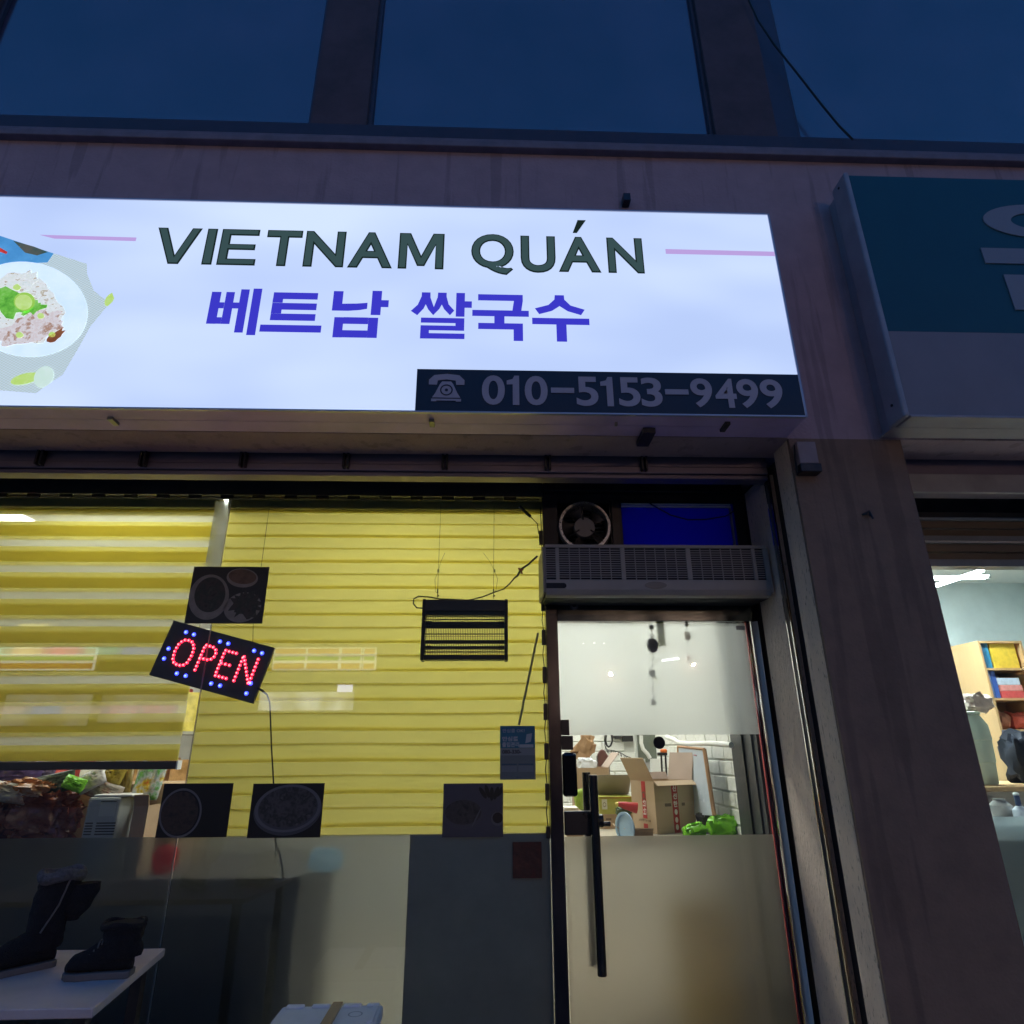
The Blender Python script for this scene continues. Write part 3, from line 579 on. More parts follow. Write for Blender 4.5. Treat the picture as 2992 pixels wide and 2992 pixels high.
# ---------------------------------------------------------------- zebra blinds
YEL = cloth('yellow_blind_fabric', (.82, .735, .21), .5, weave=.05)
SHEER = cloth('sheer_blind_net', (.70, .68, .48), .6, clear=.5)
PER, BW = .1545, .595
def blind(label, x0, x1, ztop, zbot, yf, shift, wob, seed):
    t = thing('zebra_blind', label, 'blind', ((x0+x1)/2, yf, zbot), group='yellow zebra blinds of the shop window')
    n = int((ztop-zbot)/PER)+2; nx = 26
    def strip(name, za, zc, y, m, amp):
        za, zc = min(za, ztop), max(zc, zbot)
        if za-zc < .002: return
        b = MB(); V = []; k = 0
        for i in range(nx+1):
            x = x0+(x1-x0)*i/nx
            for z in (za, zc):
                a = amp*(ztop-z)/(ztop-zbot)
                V.append((x, y+.5*a*math.sin(x*3.1+z*2+seed), z+(a*math.sin(x*4.3+seed+z*5.0) if zbot+.01 < z < ztop-.01 else 0)))
        b.add(V, [(2*i+1, 2*i+3, 2*i+2, 2*i) for i in range(nx)]); b.build(name, m, t)
    for k in range(n):
        top = ztop-k*PER+.3*PER
        for y, s, amp in ((yf, 0, wob*.5), (yf+.004, shift*PER, wob)):
            strip('fabric_band', top-s+PER*0, top-s-BW*PER, y, YEL, amp)
            strip('sheer_band', top-s-BW*PER-.0002, top-s-PER+.0002, y, SHEER, amp)
    MB().box(x0-.005, x1+.005, yf-.035, yf+.055, ztop-.03, ztop+.05).build('headrail', mat('olive_headrail', (.30, .27, .10), .6, var=.1), t, bevel=.006)
    return t
bl = blind('open yellow zebra blind with see-through stripes on the left', -4.3, -1.615, 2.87, 1.447, 3.60, .14, .002, 1)
MB().box(-4.3, -1.612, 3.585, 3.63, 1.405, 1.445).build('bottom_rail', mat('brown_bottom_rail', (.12, .08, .06), .5, var=.15), bl, bevel=.006)
MB().box(-1.612, -1.604, 3.583, 3.632, 1.403, 1.447).build('rail_cap', WHITEP, bl)
bl = blind('closed yellow zebra blind filling the pane beside the door', -1.552, .345, 2.87, 1.085, 3.60, .46, .0045, 4)
# frosted strip of light wall film between the blinds
MB().box(-1.602, -1.520, G+.0095, G+.0115, 2.36, 2.86).build('film_strip', film('clear_white_strip', (.9, .92, .92), .25, .45, (.72, .74, .76)), W)

# LED module strip round the window, unlit
L = thing('led_module_strip', 'unlit string of black light modules round the window edge', 'light string', (.3, 3.47, 1.1))
for k in range(31):
    x = -4.25+k*.182
    if x > .2: break
    MB().box(x-.036, x+.036, G-.045, G-.031, 2.858, 2.880).build('module', BLACKPL, L, bevel=.003)
MB().tube([(-4.3, G-.036, 2.869), (-2, G-.036, 2.868), (.29, G-.036, 2.869)], .003, 5).build('wire', BLACKRUB, L)
pts = []
for a, c in ((1725, 1785), (1840, 1885), (1948, 1996), (2056, 2104), (2172, 2220), (2289, 2340), (2415, 2450)):
    px = 1577+(a-1740)*.018
    p, q = at(px, a, G-.02), at(px+1, c, G-.02); MB().box(XD-.022, XD-.001, G-.026, G-.004, q.z, p.z).build('module', BLACKPL, L, bevel=.003)
    pts += [(XD-.012-.004*(len(pts) % 3), G-.012, p.z+.004), (XD-.012, G-.012, q.z-.004), (XD-.018, G-.012, q.z-.05)]
p, q = at(1576, 1552, G-.02), at(1578, 1592, G-.02); MB().box(XD-.026, XD-.004, G-.035, G-.008, q.z, p.z).build('module', BLACKPL, L, bevel=.003)
MB().tube([(XD-.014, G-.012, 2.83), (XD-.01, G-.012, p.z)]+pts[:-1], .0028, 5).build('wire', BLACKRUB, L)
p, q = at(1518, 1480, G-.02), at(1550, 1510, G-.02); MB().tube([p, q], .009, 6).build('connector', BLACKPL, L)
MB().tube([q, at(1570, 1530, G-.02), at(1574, 1560, G-.02)], .0028, 5).build('wire', BLACKRUB, L)
# fluted wand of the blind
a, c = at(1572, 1850, 3.56), at(1516, 2118, 3.56); solo('blind_wand', MB().tube([a, c], .0065, 8), mat('grey_wand', (.42, .38, .20), .5), 'slanting grey wand hanging in front of the closed yellow blind', 'blind wand', smooth=50)

# ---------------------------------------------------------------- food posters on the glass
PAPER = mat('backlit_poster_print', (.022, .018, .016), .5, var=.35, scale=6)  # inks darkened below their own tone; backlit shade put into the poster colours
RIM = mat('bowl_rim_print', (.30, .25, .21), .5, var=.25, scale=12); SOUP = printed('soup_print', [(.03, .022, .018), (.08, .055, .04), (.045, .045, .03), (.11, .085, .06)], 26)
PAN = printed('pancake_print', [(.16, .085, .05), (.20, .115, .07), (.11, .06, .035)], 18)
def poster(label, px, m=PAPER):
    x0, x1, z0, z1 = rect(*px, G-.003)
    t = thing('food_poster', label, 'poster', ((x0+x1)/2, G-.002, z0), group='square food posters stuck on the shop window')
    MB().box(x0, x1, G-.0035, G-.001, z0, z1).build('sheet', m, t)
    def d(nm, u, v, ru, rv, rot, lay, mm, ring=None, jag=0.):
        cx, cz, w_, h_ = x0+(x1-x0)*u, z0+(z1-z0)*v, (x1-x0), (z1-z0); y = G-.0038-.0004*lay; b = MB()
        if ring: b.ring(cx, y, cz, ru*w_, rv*h_, ring, 44, rot=R(rot))
        else:
            n = 44; P = []
            for k in range(n):
                a = 2*math.pi*k/n; q = 1+jag*(random.random()-.5); e, f = ru*w_*q*math.cos(a), rv*h_*q*math.sin(a)
                P.append((min(max(cx+e*math.cos(R(rot))-f*math.sin(R(rot)), x0+.002), x1-.002), y, min(max(cz+e*math.sin(R(rot))+f*math.cos(R(rot)), z0+.002), z1-.002)))
            b.add(P, [tuple(range(n))])
        b.build(nm, mm, t)
    return d
d = poster('food poster of three plates, high on the glass above the tilted lit sign', (553, 1656, 777, 1822), mat('warm_poster_print', (.045, .037, .03), .5, var=.3, scale=5))
d('printed_plate', .26, .46, .26, .40, 12, 1, RIM); d('printed_dish', .27, .50, .20, .31, 12, 2, SOUP)
d('printed_plate', .66, .80, .21, .17, -8, 1, RIM); d('printed_dish', .66, .82, .185, .13, -8, 2, PAN)
d('printed_plate', .72, .28, .24, .26, 10, 1, RIM); d('printed_dish', .76, .33, .20, .22, 0, 2, SOUP, jag=.5)
d = poster('dark food poster at the left end of the frosted edge', (467, 2289, 672, 2447), mat('backlit_poster_darkest', (.006, .005, .006), .45, var=.4, scale=7))
d('bowl_rim', .30, .45, .30, .46, 10, 1, mat('dim_rim_print', (.15, .14, .145), .45), ring=.09); d('printed_soup', .29, .45, .26, .40, 10, 2, printed('black_soup_print', [(.014, .01, .01), (.06, .035, .025), (.02, .016, .012)], 22))
d = poster('dark noodle bowl poster with the black cable running behind it', (731, 2289, 942, 2448), mat('backlit_poster_darkest', (0, 0, 0)))
d('bowl', .52, .50, .47, .46, 4, 1, mat('bowl_side_print', (.075, .07, .078), .45)); d('bowl_rim', .52, .54, .46, .44, 4, 2, mat('dim_rim_print', (0, 0, 0)), ring=.10); d('printed_soup', .52, .56, .40, .37, 4, 3, printed('noodle_soup_print', [(.015, .012, .012), (.09, .08, .075), (.03, .026, .024), (.14, .12, .11)], 24))
d = poster('grey food poster with a bowl, nearest to the door', (1294, 2289, 1470, 2446), mat('grey_poster_print', (.07, .065, .078), .5, var=.15, scale=4))
d('bowl', .33, .42, .33, .28, 0, 1, mat('bowl_side_print', (0, 0, 0))); d('printed_soup', .34, .46, .30, .23, 0, 2, printed('deep_soup_print', [(.010, .008, .008), (.06, .05, .045), (.015, .012, .010)], 24))
d('cup', .91, .33, .11, .13, 0, 1, mat('dim_cup_print', (.11, .105, .11), .5)); d('cup_inside', .91, .35, .085, .10, 0, 2, mat('cup_dark_print', (.012, .008, .008), .4))
for k in range(5): d('printed_leaf', .66+.075*k, .82+.03*math.sin(k*2), .035, .13, 35-18*k, 1, mat('leaf_dark_print', (.012, .013, .010), .4))
d('chopstick', .56, .36, .012, .20, -28, 3, mat('dim_cup_print', (0, 0, 0)))

# safety-call flyer
x0, x1, z0, z1 = rect(1461, 2121, 1564, 2278, G-.003)
t = thing('notice_flyer', 'blue and grey notice flyer on the glass beside the door frame', 'flyer', ((x0+x1)/2, G-.002, z0))
fz = lambda v: z1-(z1-z0)*v; fx = lambda u: x0+(x1-x0)*u
MB().box(x0, x1, G-.0032, G-.001, fz(1), fz(.42)).build('lower_sheet', mat('flyer_grey_print', (.13, .16, .16), .5, var=.1), t)
MB().box(x0, x1, G-.0032, G-.001, fz(.419), z1).build('upper_sheet', mat('flyer_teal_print', (.008, .13, .20), .5, var=.15), t)
FW = mat('flyer_white_ink', (.38, .42, .42), .5); FK = mat('flyer_black_ink', (.02, .022, .025), .5); FBl = mat('flyer_blue_ink', (.02, .07, .11), .5)
text('print_line', '안심콜 OK!', fx(.07), fx(.70), G-.0036, fz(.125), fz(.055), FW, t, bold=.01)
text('print_title', '안심콜', fx(.06), fx(.52), G-.0036, fz(.29), fz(.20), FW, t, bold=.035)
text('print_title', '출입관리', fx(.06), fx(.54), G-.0036, fz(.40), fz(.305), FW, t, bold=.03)
MB().box(x0+.002, x1-.002, G-.0036, G-.0033, fz(.555), fz(.425)).build('number_band', mat('flyer_band', (.20, .235, .235), .5), t)
text('print_number', '080-330-', fx(.06), fx(.60), G-.0040, fz(.525), fz(.45), FK, t, bold=.04)
MB().prism([(fx(.72), fz(.33)), (fx(.88), fz(.30)), (fx(.92), fz(.14)), (fx(.76), fz(.16))], G-.0037, G-.0033).build('phone_picture', FW, t)
MB().box(fx(.55), fx(.95), G-.0036, G-.0033, fz(.41), fz(.35)).build('hand_picture', FW, t)
for u in (.05, .52): 
    MB().box(fx(u), fx(u+.42), G-.0036, G-.0033, fz(.73), fz(.71)).build('blue_bar', FBl, t)
    MB().box(fx(u), fx(u+.42), G-.0036, G-.0033, fz(.86), fz(.75)).build('panel_box', mat('flyer_panel', (.18, .21, .21), .5), t)
text('print_line', '관리', fx(.44), fx(.60), G-.0036, fz(.975), fz(.945), FBl, t, bold=.01)

# ---------------------------------------------------------------- tilted OPEN sign with light dots
OY = 3.535
cn = [at(px, py, OY) for px, py in ((501, 1811), (800, 1892), (742, 2058), (443, 1973))]   # TL TR BR BL
ctr = sum(cn, Vector())/4; ang = math.atan2(cn[1].z-cn[0].z, cn[1].x-cn[0].x)
ow = ((cn[1]-cn[0]).length+(cn[2]-cn[3]).length)/2; oh = ((cn[3]-cn[0]).length+(cn[2]-cn[1]).length)/2
O = thing('open_sign', 'tilted black sign spelling OPEN in red light dots with blue dots round it', 'open sign', ctr, (0, -ang, 0))
MB().box(-ow/2, ow/2, -.004, .018, -oh/2, oh/2).build('board', mat('black_acrylic', (.06, .05, .065), .35), O, bevel=.003, local=True)
RED = emit('red_led', (1., .012, .04), 4.5); BLU = emit('blue_led', (.03, .04, 1.), 5.); WHC = emit('red_led_core', (1., .25, .24), 2.2)
def led(b, x, z, r):
    V = [(x, -.011, z)]; n = 8
    for q, y in ((.6, -.0095), (1, -.005)):
        for k in range(n): a = 2*math.pi*k/n; V.append((x+r*q*math.cos(a), y, z+r*q*math.sin(a)))
    F = [(0, 1+k, 1+(k+1) % n) for k in range(n)]+[(1+k, 1+n+k, 1+n+(k+1) % n, 1+(k+1) % n) for k in range(n)]
    b.add(V, F)
LETS = {'O': [[(.5, 1), (.25, .97), (.06, .80), (0, .5), (.06, .2), (.25, .03), (.5, 0), (.75, .03), (.94, .2), (1, .5), (.94, .8), (.75, .97), (.5, 1)]],
        'P': [[(.05, 0), (.05, 1), (.6, 1), (.92, .9), (.98, .72), (.85, .55), (.55, .48), (.05, .48)]],
        'E': [[(.95, 1), (.05, 1), (.05, 0), (.95, 0)], [(.15, .5), (.8, .5)]], 'N': [[(.02, 0), (.02, 1), (.95, 0), (.95, 1)]]}
def dots(path, step):
    out = []; L_ = []
    for (a, c) in zip(path, path[1:]): L_.append(math.dist(a, c))
    tot = sum(L_); n = max(2, round(tot/step)); 
    for k in range(n+1):
        s = tot*k/n
        for (a, c), l in zip(zip(path, path[1:]), L_):
            if s <= l+1e-9: out.append((a[0]+(c[0]-a[0])*s/l, a[1]+(c[1]-a[1])*s/l)); break
            s -= l
    return out
for ch, u0, u1 in (('O', .135, .300), ('P', .375, .510), ('E', .570, .690), ('N', .755, .905)):
    b = MB(); b2 = MB()
    for path in LETS[ch]:
        P = [((u0+(u1-u0)*u-.5)*ow, (.27+.45*v-.5)*oh+.004) for u, v in path]
        for x, z in dots(P, .0205): led(b, x, z, .0082); b2.disc(x, -.0122, z, .0040, .0040, 8)
    o = b.build('letter_lights', RED, O, smooth=60, local=True); b2.build('light_core', WHC, o, local=True)
A_, B_, C_ = Vector((1075, 452)), Vector((642, 175)), Vector((-126, 351))
det = B_.x*C_.y-B_.y*C_.x
for qx, qy in ((1160, 530), (1210, 545), (1375, 590), (1427, 603), (1590, 648), (1640, 663), (1058, 637), (1035, 700), (1120, 793), (1175, 808), (1333, 855), (1388, 868), (1575, 853), (1550, 915)):
    dx, dy = qx-A_.x, qy-A_.y; u = (dx*C_.y-dy*C_.x)/det; v = (B_.x*dy-B_.y*dx)/det
    b = MB(); led(b, (u-.5)*ow, (.5-v)*oh, .0105); o = b.build('blue_light', BLU, O, smooth=60, local=True)
    MB().disc((u-.5)*ow, -.0125, (.5-v)*oh, .0050, .0050, 10).build('light_core', emit('blue_led_core', (.16, .25, 1.), 2.6), o, local=True)
b = MB()
for x in [(.09+.82*k/40-.5)*ow for k in range(41)]:
    for z in (-.36*oh, .37*oh): b.disc(x, -.0046, z, .0016, .0016, 6)
for z in [(-.36+.73*k/16)*oh for k in range(17)]:
    for x in (-.43*ow, .43*ow): b.disc(x, -.0046, z, .0016, .0016, 6)
o = b.build('border_dots', mat('unlit_red_dot', (.12, .008, .01), .3), O, local=True); o['kind'] = 'stuff'
a, c = at(740, 1825, OY+.02), at(738, 1900, OY+.02); hw = MB().tube([(a.x, a.y, 2.84), a, c], .0016, 5).build('hanging_wire', BLACKRUB, O, local=True)
hw.matrix_parent_inverse = (Matrix.Translation(ctr) @ Matrix.Rotation(-ang, 4, 'Y')).inverted()
pts = [at(px, py, OY) for px, py in ((752, 2010), (766, 2018), (780, 2030), (788, 2050), (790, 2100), (793, 2180), (797, 2250), (800, 2300), (803, 2380), (806, 2470))]
pts += [at(px, py, 3.55) for px, py in ((804, 2500), (808, 2475), (818, 2490), (826, 2540), (830, 2640), (836, 2760), (842, 2880), (846, 3010))]
solo('power_cable', MB().tube(pts, [.006, .006, .0045, .0042]+[.004]*(len(pts)-4), 7), BLACKRUB, 'thin black power cable dropping from the lit dot sign', 'cable', smooth=60)

# ---------------------------------------------------------------- insect killer hung in the window
ZY = 3.545
x0, x1, z0, z1 = rect(1232, 1752, 1484, 1931, ZY-.02)
Z = thing('insect_killer', 'black electric insect killer hanging on two wires before the closed blind', 'insect killer', ((x0+x1)/2, ZY, z0))
HG = mat('dark_grey_housing', (.035, .034, .036), .45, var=.2)
MB().box(x0+.012, x1-.012, ZY-.042, ZY+.03, z1-.072, z1-.004).build('top_housing', HG, Z, bevel=.006)
MB().box(x0, x0+.020, ZY-.045, ZY+.033, z0, z1).build('end_cap', BLACKPL, Z, bevel=.006); MB().box(x1-.020, x1, ZY-.045, ZY+.033, z0, z1).build('end_cap', BLACKPL, Z, bevel=.006)
MB().box(x0+.020, x1-.020, ZY-.04, ZY+.03, z0+.004, z0+.030).build('tray', BLACKPL, Z, bevel=.004)
MB().box(x0+.020, x1-.020, ZY-.035, ZY+.025, z1-.092, z1-.073).build('grid_bar', BLACKPL, Z)
hz = lambda v: z0+(z1-z0)*v
for v, th, yy in ((.565, .010, .012), (.315, .010, .012), (.66, .0025, -.03), (.424, .0025, -.03), (.20, .003, -.02), (.136, .003, -.03)): MB().box(x0+.02, x1-.02, ZY+yy-.006, ZY+yy+.002, hz(v)-th, hz(v)+th).build('grid_bar', BLACKPL, Z)
b = MB()
for k in range(46):
    x = x0+.028+(x1-x0-.056)*k/45; b.box(x-.0015, x+.0015, ZY-.030, ZY-.028, z0+.03, z1-.09)
for k in range(3):
    z = z0+.06+k*.07; b.box(x0+.02, x1-.02, ZY-.033, ZY-.0315, z-.0009, z+.0009)
o = b.build('wire_grid', HG, Z); o['kind'] = 'stuff'
for v in (.62, .22):
    tb = MB().tube([(x0+.05, ZY+.005, hz(v)), (x1-.05, ZY+.005, hz(v))], .009, 10).build('lamp_tube', mat('dark_tube_glass', (.10, .09, .10), .15), Z, smooth=40)
    MB().tube([(x0+.02, ZY+.005, hz(v)), (x0+.052, ZY+.005, hz(v))], .012, 10).build('socket', BLACKPL, tb, smooth=40)
    MB().tube([(x1-.052, ZY+.005, hz(v)), (x1-.02, ZY+.005, hz(v))], .012, 10).build('socket', BLACKPL, tb, smooth=40)
text('lettering', 'danger', x1-.075, x1-.035, ZY-.0425, z1-.052, z1-.043, mat('grey_lettering', (.10, .10, .10), .5), Z) if False else None
for px, tx in ((1278, 1300), (1442, 1412)):
    p = at(px, 1750, ZY); top = (p.x+.001, p.y, 2.86)
    MB().tube([top, (p.x, p.y, p.z+.17), (p.x, p.y, p.z)], .0013, 5).build('hanging_wire', BLACKRUB, Z)
    MB().tube([(p.x, p.y, p.z+.012), (p.x+.001, p.y, p.z+.035), (p.x+.005, p.y, p.z+.014), (p.x+.009, p.y, p.z+.020)], .003, 6).build('hook', BLACKPL, Z)
    MB().box(p.x-.004, p.x+.004, p.y-.004, p.y+.004, p.z+.032, p.z+.058).build('clip', BLACKPL, Z)
    q = at(px+3, 1668, ZY); MB().box(q.x-.006, q.x+.005, q.y-.005, q.y+.005, q.z-.008, q.z+.008).build('clip', BLACKPL, Z)
    e = at(tx, 1615, ZY); MB().tube([q, (q+e)/2+Vector((.004 if tx < px else -.004, 0, .004)), e], .0011, 5).build('wire_end', BLACKRUB, Z)
    s_ = -1 if px < 1350 else 1; MB().tube([q, q+Vector((s_*.018, 0, -.05)), p+Vector((s_*.012, 0, .04)), p+Vector((0, 0, .035))], .0011, 5).build('wire_end', BLACKRUB, Z)
pts = [at(px, py, ZY) for px, py in ((1234, 1777), (1218, 1776), (1208, 1764), (1209, 1750), (1222, 1742), (1250, 1744), (1285, 1750), (1330, 1752), (1368, 1754), (1410, 1744), (1440, 1732), (1472, 1721), (1490, 1705), (1502, 1690), (1512, 1682), (1522, 1664), (1545, 1648), (1570, 1625))]
solo('zapper_cable', MB().tube(pts, [.0042]*14+[.006]*4, 7), BLACKRUB, 'black cable looping from the insect killer to the door frame', 'cable', smooth=60)
p = at(1522, 1666, ZY-.006); b = MB().tube([p+Vector((-.014, 0, .012)), p, p+Vector((.014, 0, .006))], .006, 6).tube([p, p+Vector((.008, 0, -.022))], .005, 6)
solo('red_tape', b, mat('red_tape', (.20, .015, .012), .5), 'scrap of red tape tied round the black cable', 'tape')

# ---------------------------------------------------------------- transom over the door: fan, blue pane, air curtain
XR = 1.503
T = thing('door_transom', 'dark metal panel above the door with fan opening and blue pane', 'transom', (.9, G, 2.3))
TR = mat('transom_dark_metal', (.035, .035, .042), .45, .5, var=.3, scale=6)
fc = at(1706, 1543, G); fr = .155
bx0, bx1, bz0, bz1 = rect(1818, 1486, 2150, 1600, G)
zt0, zt1 = 2.29, 2.98
MB().box(XD, fc.x-fr, G-.01, G+.03, zt0, zt1).build('panel', TR, T); MB().box(fc.x-fr, fc.x+fr, G-.01, G+.03, fc.z+fr, zt1).build('panel', TR, T)
MB().box(fc.x-fr, fc.x+fr, G-.01, G+.03, zt0, fc.z-fr).build('panel', TR, T)
MB().box(fc.x+fr, bx0, G-.01, G+.03, zt0, zt1).build('panel', TR, T); MB().box(bx1, XR+.02, G-.01, G+.03, zt0, zt1).build('panel', TR, T); MB().box(bx0, bx1, G-.01, G+.03, bz1+.03, zt1).build('panel', TR, T)
MB().box(bx0, bx1, G, G+.004, zt0, bz1+.03).build('blue_pane', cloth('blue_translucent_sheet', (.02, .025, .30), .75), T)
MB().box(bx0, bx1-.02, G-.016, G-.006, bz1+.002, bz1+.012).build('white_bead', WHITEP, T); MB().box(bx0, bx1-.02, G-.016, G-.006, bz1+.018, bz1+.026).build('white_bead', WHITEP, T)
MB().box(bx1-.03, bx1-.018, G-.015, G-.002, zt0, bz1).build('side_bead', ALU, T)
MB().box(fc.x+fr+.01, fc.x+fr+.028, G-.03, G-.011, zt0, zt1-.1).build('post', DARKMETAL, T); MB().box(bx0-.045, bx0-.02, G-.03, G-.011, zt0, zt1-.12).build('post', DARKMETAL, T)
MB().box(XD, XR, G-.06, G-.011, 2.915, 2.975).build('head_bar', DARKMETAL, T, bevel=.004)
pts = [at(px, py, G-.03) for px, py in ((1880, 1455), (1905, 1475), (1960, 1505), (2010, 1519), (2060, 1518), (2120, 1508), (2150, 1490))]
MB().tube(pts, .004, 6).build('wire', BLACKRUB, T)
Fn = thing('exhaust_fan', 'round exhaust fan with chrome ring above the air curtain', 'fan', (fc.x, G, fc.z-fr))
MB().ring(fc.x, G-.045, fc.z, fr*.97, fr*.97, .10, 48, depth=.10).build('ring', mat('fan_chrome', (.75, .75, .77), .3, .9, var=.35, scale=55), Fn, smooth=40)
MB().ring(fc.x, G-.02, fc.z, fr*1.02, fr*1.02, .06, 48, depth=.04).build('flange', TR, Fn, smooth=40)
BL = mat('fan_blade', (.05, .045, .045), .5)
for k in range(5):
    a0 = 2*math.pi*k/5+.35; V = []
    for i in range(6):
        r_ = fr*(.33+.56*i/5); tw = .55+.25*i/5
        for s_ in (0, 1):
            a = a0+s_*tw; V.append((fc.x+r_*math.cos(a), G+.01+(s_-.5)*.05, fc.z+r_*math.sin(a)))
    b = MB(); b.add(V, [(2*i, 2*i+2, 2*i+3, 2*i+1) for i in range(5)]); o = b.build('blade', BL, Fn, smooth=60); sm = o.modifiers.new('thickness', 'SOLIDIFY'); sm.thickness = .002
MB().tube([(fc.x, G-.03, fc.z-.004), (fc.x, G+.02, fc.z-.004)], .061, 36).build('hub', mat('fan_hub', (.26, .25, .26), .5, var=.1), Fn, smooth=40, bevel=.004)
for a in (100, 215, 325): 
    q = Vector((math.cos(R(a)), 0, math.sin(R(a)))); MB().tube([Vector((fc.x, G-.036, fc.z))+q*.04, Vector((fc.x, G-.036, fc.z))+q*fr*.95], .004, 6).build('guard_arm', DARKMETAL, Fn)
MB().box(fc.x-fr-.03, fc.x+fr+.03, G+.13, G+.15, fc.z-fr-.03, fc.z+fr+.03).build('light_block_back', BLACKPL, Fn)  # closed dark box added behind the fan to block room light
for q_ in ((-fr-.03, -fr, -fr-.03, fr+.03), (fr, fr+.03, -fr-.03, fr+.03), (-fr, fr, fr, fr+.03), (-fr, fr, -fr-.03, -fr)): MB().box(fc.x+q_[0], fc.x+q_[1], G+.031, G+.129, fc.z+q_[2], fc.z+q_[3]).build('light_block_side', TR, Fn)
for k in range(12):
    z = fc.z-fr*.85+k*.0235; hw_ = math.sqrt(max(0, (fr*.9)**2-(z-fc.z)**2))
    if hw_ > .03: MB().hex([(fc.x-hw_, G+.10, z), (fc.x+hw_, G+.10, z), (fc.x+hw_, G+.115, z+.012), (fc.x-hw_, G+.115, z+.012), (fc.x-hw_, G+.10, z+.002), (fc.x+hw_, G+.10, z+.002), (fc.x+hw_, G+.115, z+.014), (fc.x-hw_, G+.115, z+.014)]).build('louvre', ALU, Fn)
AY = 3.20
ax0, ax1, az0, az1 = rect(1594, 1592, 2247, 1742, AY); ax1 = min(ax1, 1.485)
AC = thing('air_curtain', 'long grey air curtain unit with slotted grille above the shop door', 'air curtain', ((ax0+ax1)/2, 3.35, az0))
ABODY = mat('aged_grey_plastic', (.33, .30, .27), .5, var=.1, scale=3); ADARK = mat('grille_dark', (.012, .012, .016), .7)
gz0, gz1 = at(1900, 1693, AY).z, at(1900, 1601, AY).z
pr = [(AY, az0+.035), (AY+.014, az0+.008), (AY+.05, az0), (G-.012, az0+.01), (G-.012, az1), (AY+.02, az1), (AY, az1-.012)]
def slab(xa, xb, poly): 
    n = len(poly); b = MB(); b.add([(xa, y, z) for y, z in poly]+[(xb, y, z) for y, z in poly], [tuple(range(n)), tuple(range(2*n-1, n-1, -1))]+[(i, i+n, (i+1) % n+n, (i+1) % n) for i in range(n)]); return b
slab(ax0, ax1, [(AY+.012, gz0), (AY+.012, az0+.03), (AY+.026, az0+.008), (AY+.06, az0), (G-.012, az0+.01), (G-.012, az1-.004), (AY+.02, az1-.004), (AY+.012, az1-.02)]).build('core', ADARK, AC)
slab(ax0, ax1, [(AY, gz0), (AY, az0+.035), (AY+.014, az0+.008), (AY+.05, az0-.001), (AY+.05, az0+.03), (AY+.0115, gz0)]).build('lower_front', ABODY, AC, bevel=.004)
MB().box(ax0, ax1, AY, AY+.0115, gz1, az1-.001).build('top_strip', ABODY, AC, bevel=.002)
MB().box(ax0, ax1, AY, G-.012, az1-.0039, az1).build('top_plate', ABODY, AC)
secs = [(1596, 1624), (1634, 1815), (1827, 2007), (2020, 2200), (2210, 2234)]
ex = [(at(a, 1645, AY).x, at(c, 1645, AY).x) for a, c in secs]; prev = ax0
for k, (xa, xb) in enumerate(ex):
    MB().box(prev, xa, AY, AY+.0115, gz0+.0005, gz1-.0005).build('post', ABODY, AC); prev = xb
    b = MB(); n = 14
    for i in range(1, n): z = gz0+(gz1-gz0)*i/n; b.box(xa, xb, AY+.002, AY+.009, z-.0022, z+.0022)
    if k in (1, 2, 3):
        for j in range(1, 6): x = xa+(xb-xa)*j/6; b.box(x-.002, x+.002, AY+.0015, AY+.0095, gz0, gz1)
    o = b.build('grille', mat('grille_slat_grey', (.30, .28, .28), .5), AC); o['kind'] = 'stuff'
MB().box(prev, ax1, AY, AY+.0115, gz0+.0005, gz1-.0005).build('post', ABODY, AC)
p = at(1916, 1710, AY); b = MB(); n = 30; pl = [(p.x+.058*math.cos(2*math.pi*k/n), p.z+.019*math.sin(2*math.pi*k/n)) for k in range(n)]; b.prism(pl, AY-.003, AY+.001); b.build('badge', mat('badge_grey', (.20, .18, .16), .4), AC, bevel=.001)
q0, q1 = at(1596, 1711, AY), at(1654, 1711, AY); b = MB(); pl = [(q1.x-.012+.014*math.cos(a), q0.z+.014*math.sin(a)) for a in [R(-90+18*k) for k in range(11)]]+[(q0.x, q0.z+.014), (q0.x, q0.z-.014)]
b.prism(pl, AY-.002, AY+.001); b.build('display_window', ADARK, AC)
MB().box(ax0-.014, ax0-.001, AY+.004, G-.012, az0+.02, az1-.01).build('end_cap', ABODY, AC, bevel=.008); MB().box(ax1+.001, ax1+.014, AY+.004, G-.012, az0+.02, az1-.01).build('end_cap', ABODY, AC, bevel=.008)

# ---------------------------------------------------------------- glass door
D = thing('shop_door', 'glass shop door with frosted film above and below a clear strip', 'door', (.92, G, 0))
dl, dr = .382, 1.452; zt = at(1900, 1818, G).z; zl = at(1900, 1754, G).z
z1c, z0c = at(1900, 2147, G).z, at(1900, 2443, G).z
MB().box(XD, dl-.006, G-.05, G+.05, 0, zl).build('jamb', mat('smeared_steel', (.075, .07, .075), .2, 1., var=.35, scale=7, stretch=(1, 1, .35)), D, bevel=.004)
MB().box(dl-.0055, XR-.03, G-.03, G+.04, zt, zl).build('lintel', mat('mirror_steel', (.17, .18, .17), .12, 1., var=.4, scale=6), D, bevel=.003)
MB().box(XD, XR, G-.04, G+.04, zl+.001, zt0-.001).build('lintel_cap', BLACKPL, D)
MB().box(dr+.004, dr+.010, G-.03, G+.03, 0, zt-.001).build('edge_strip', CHROME, D)
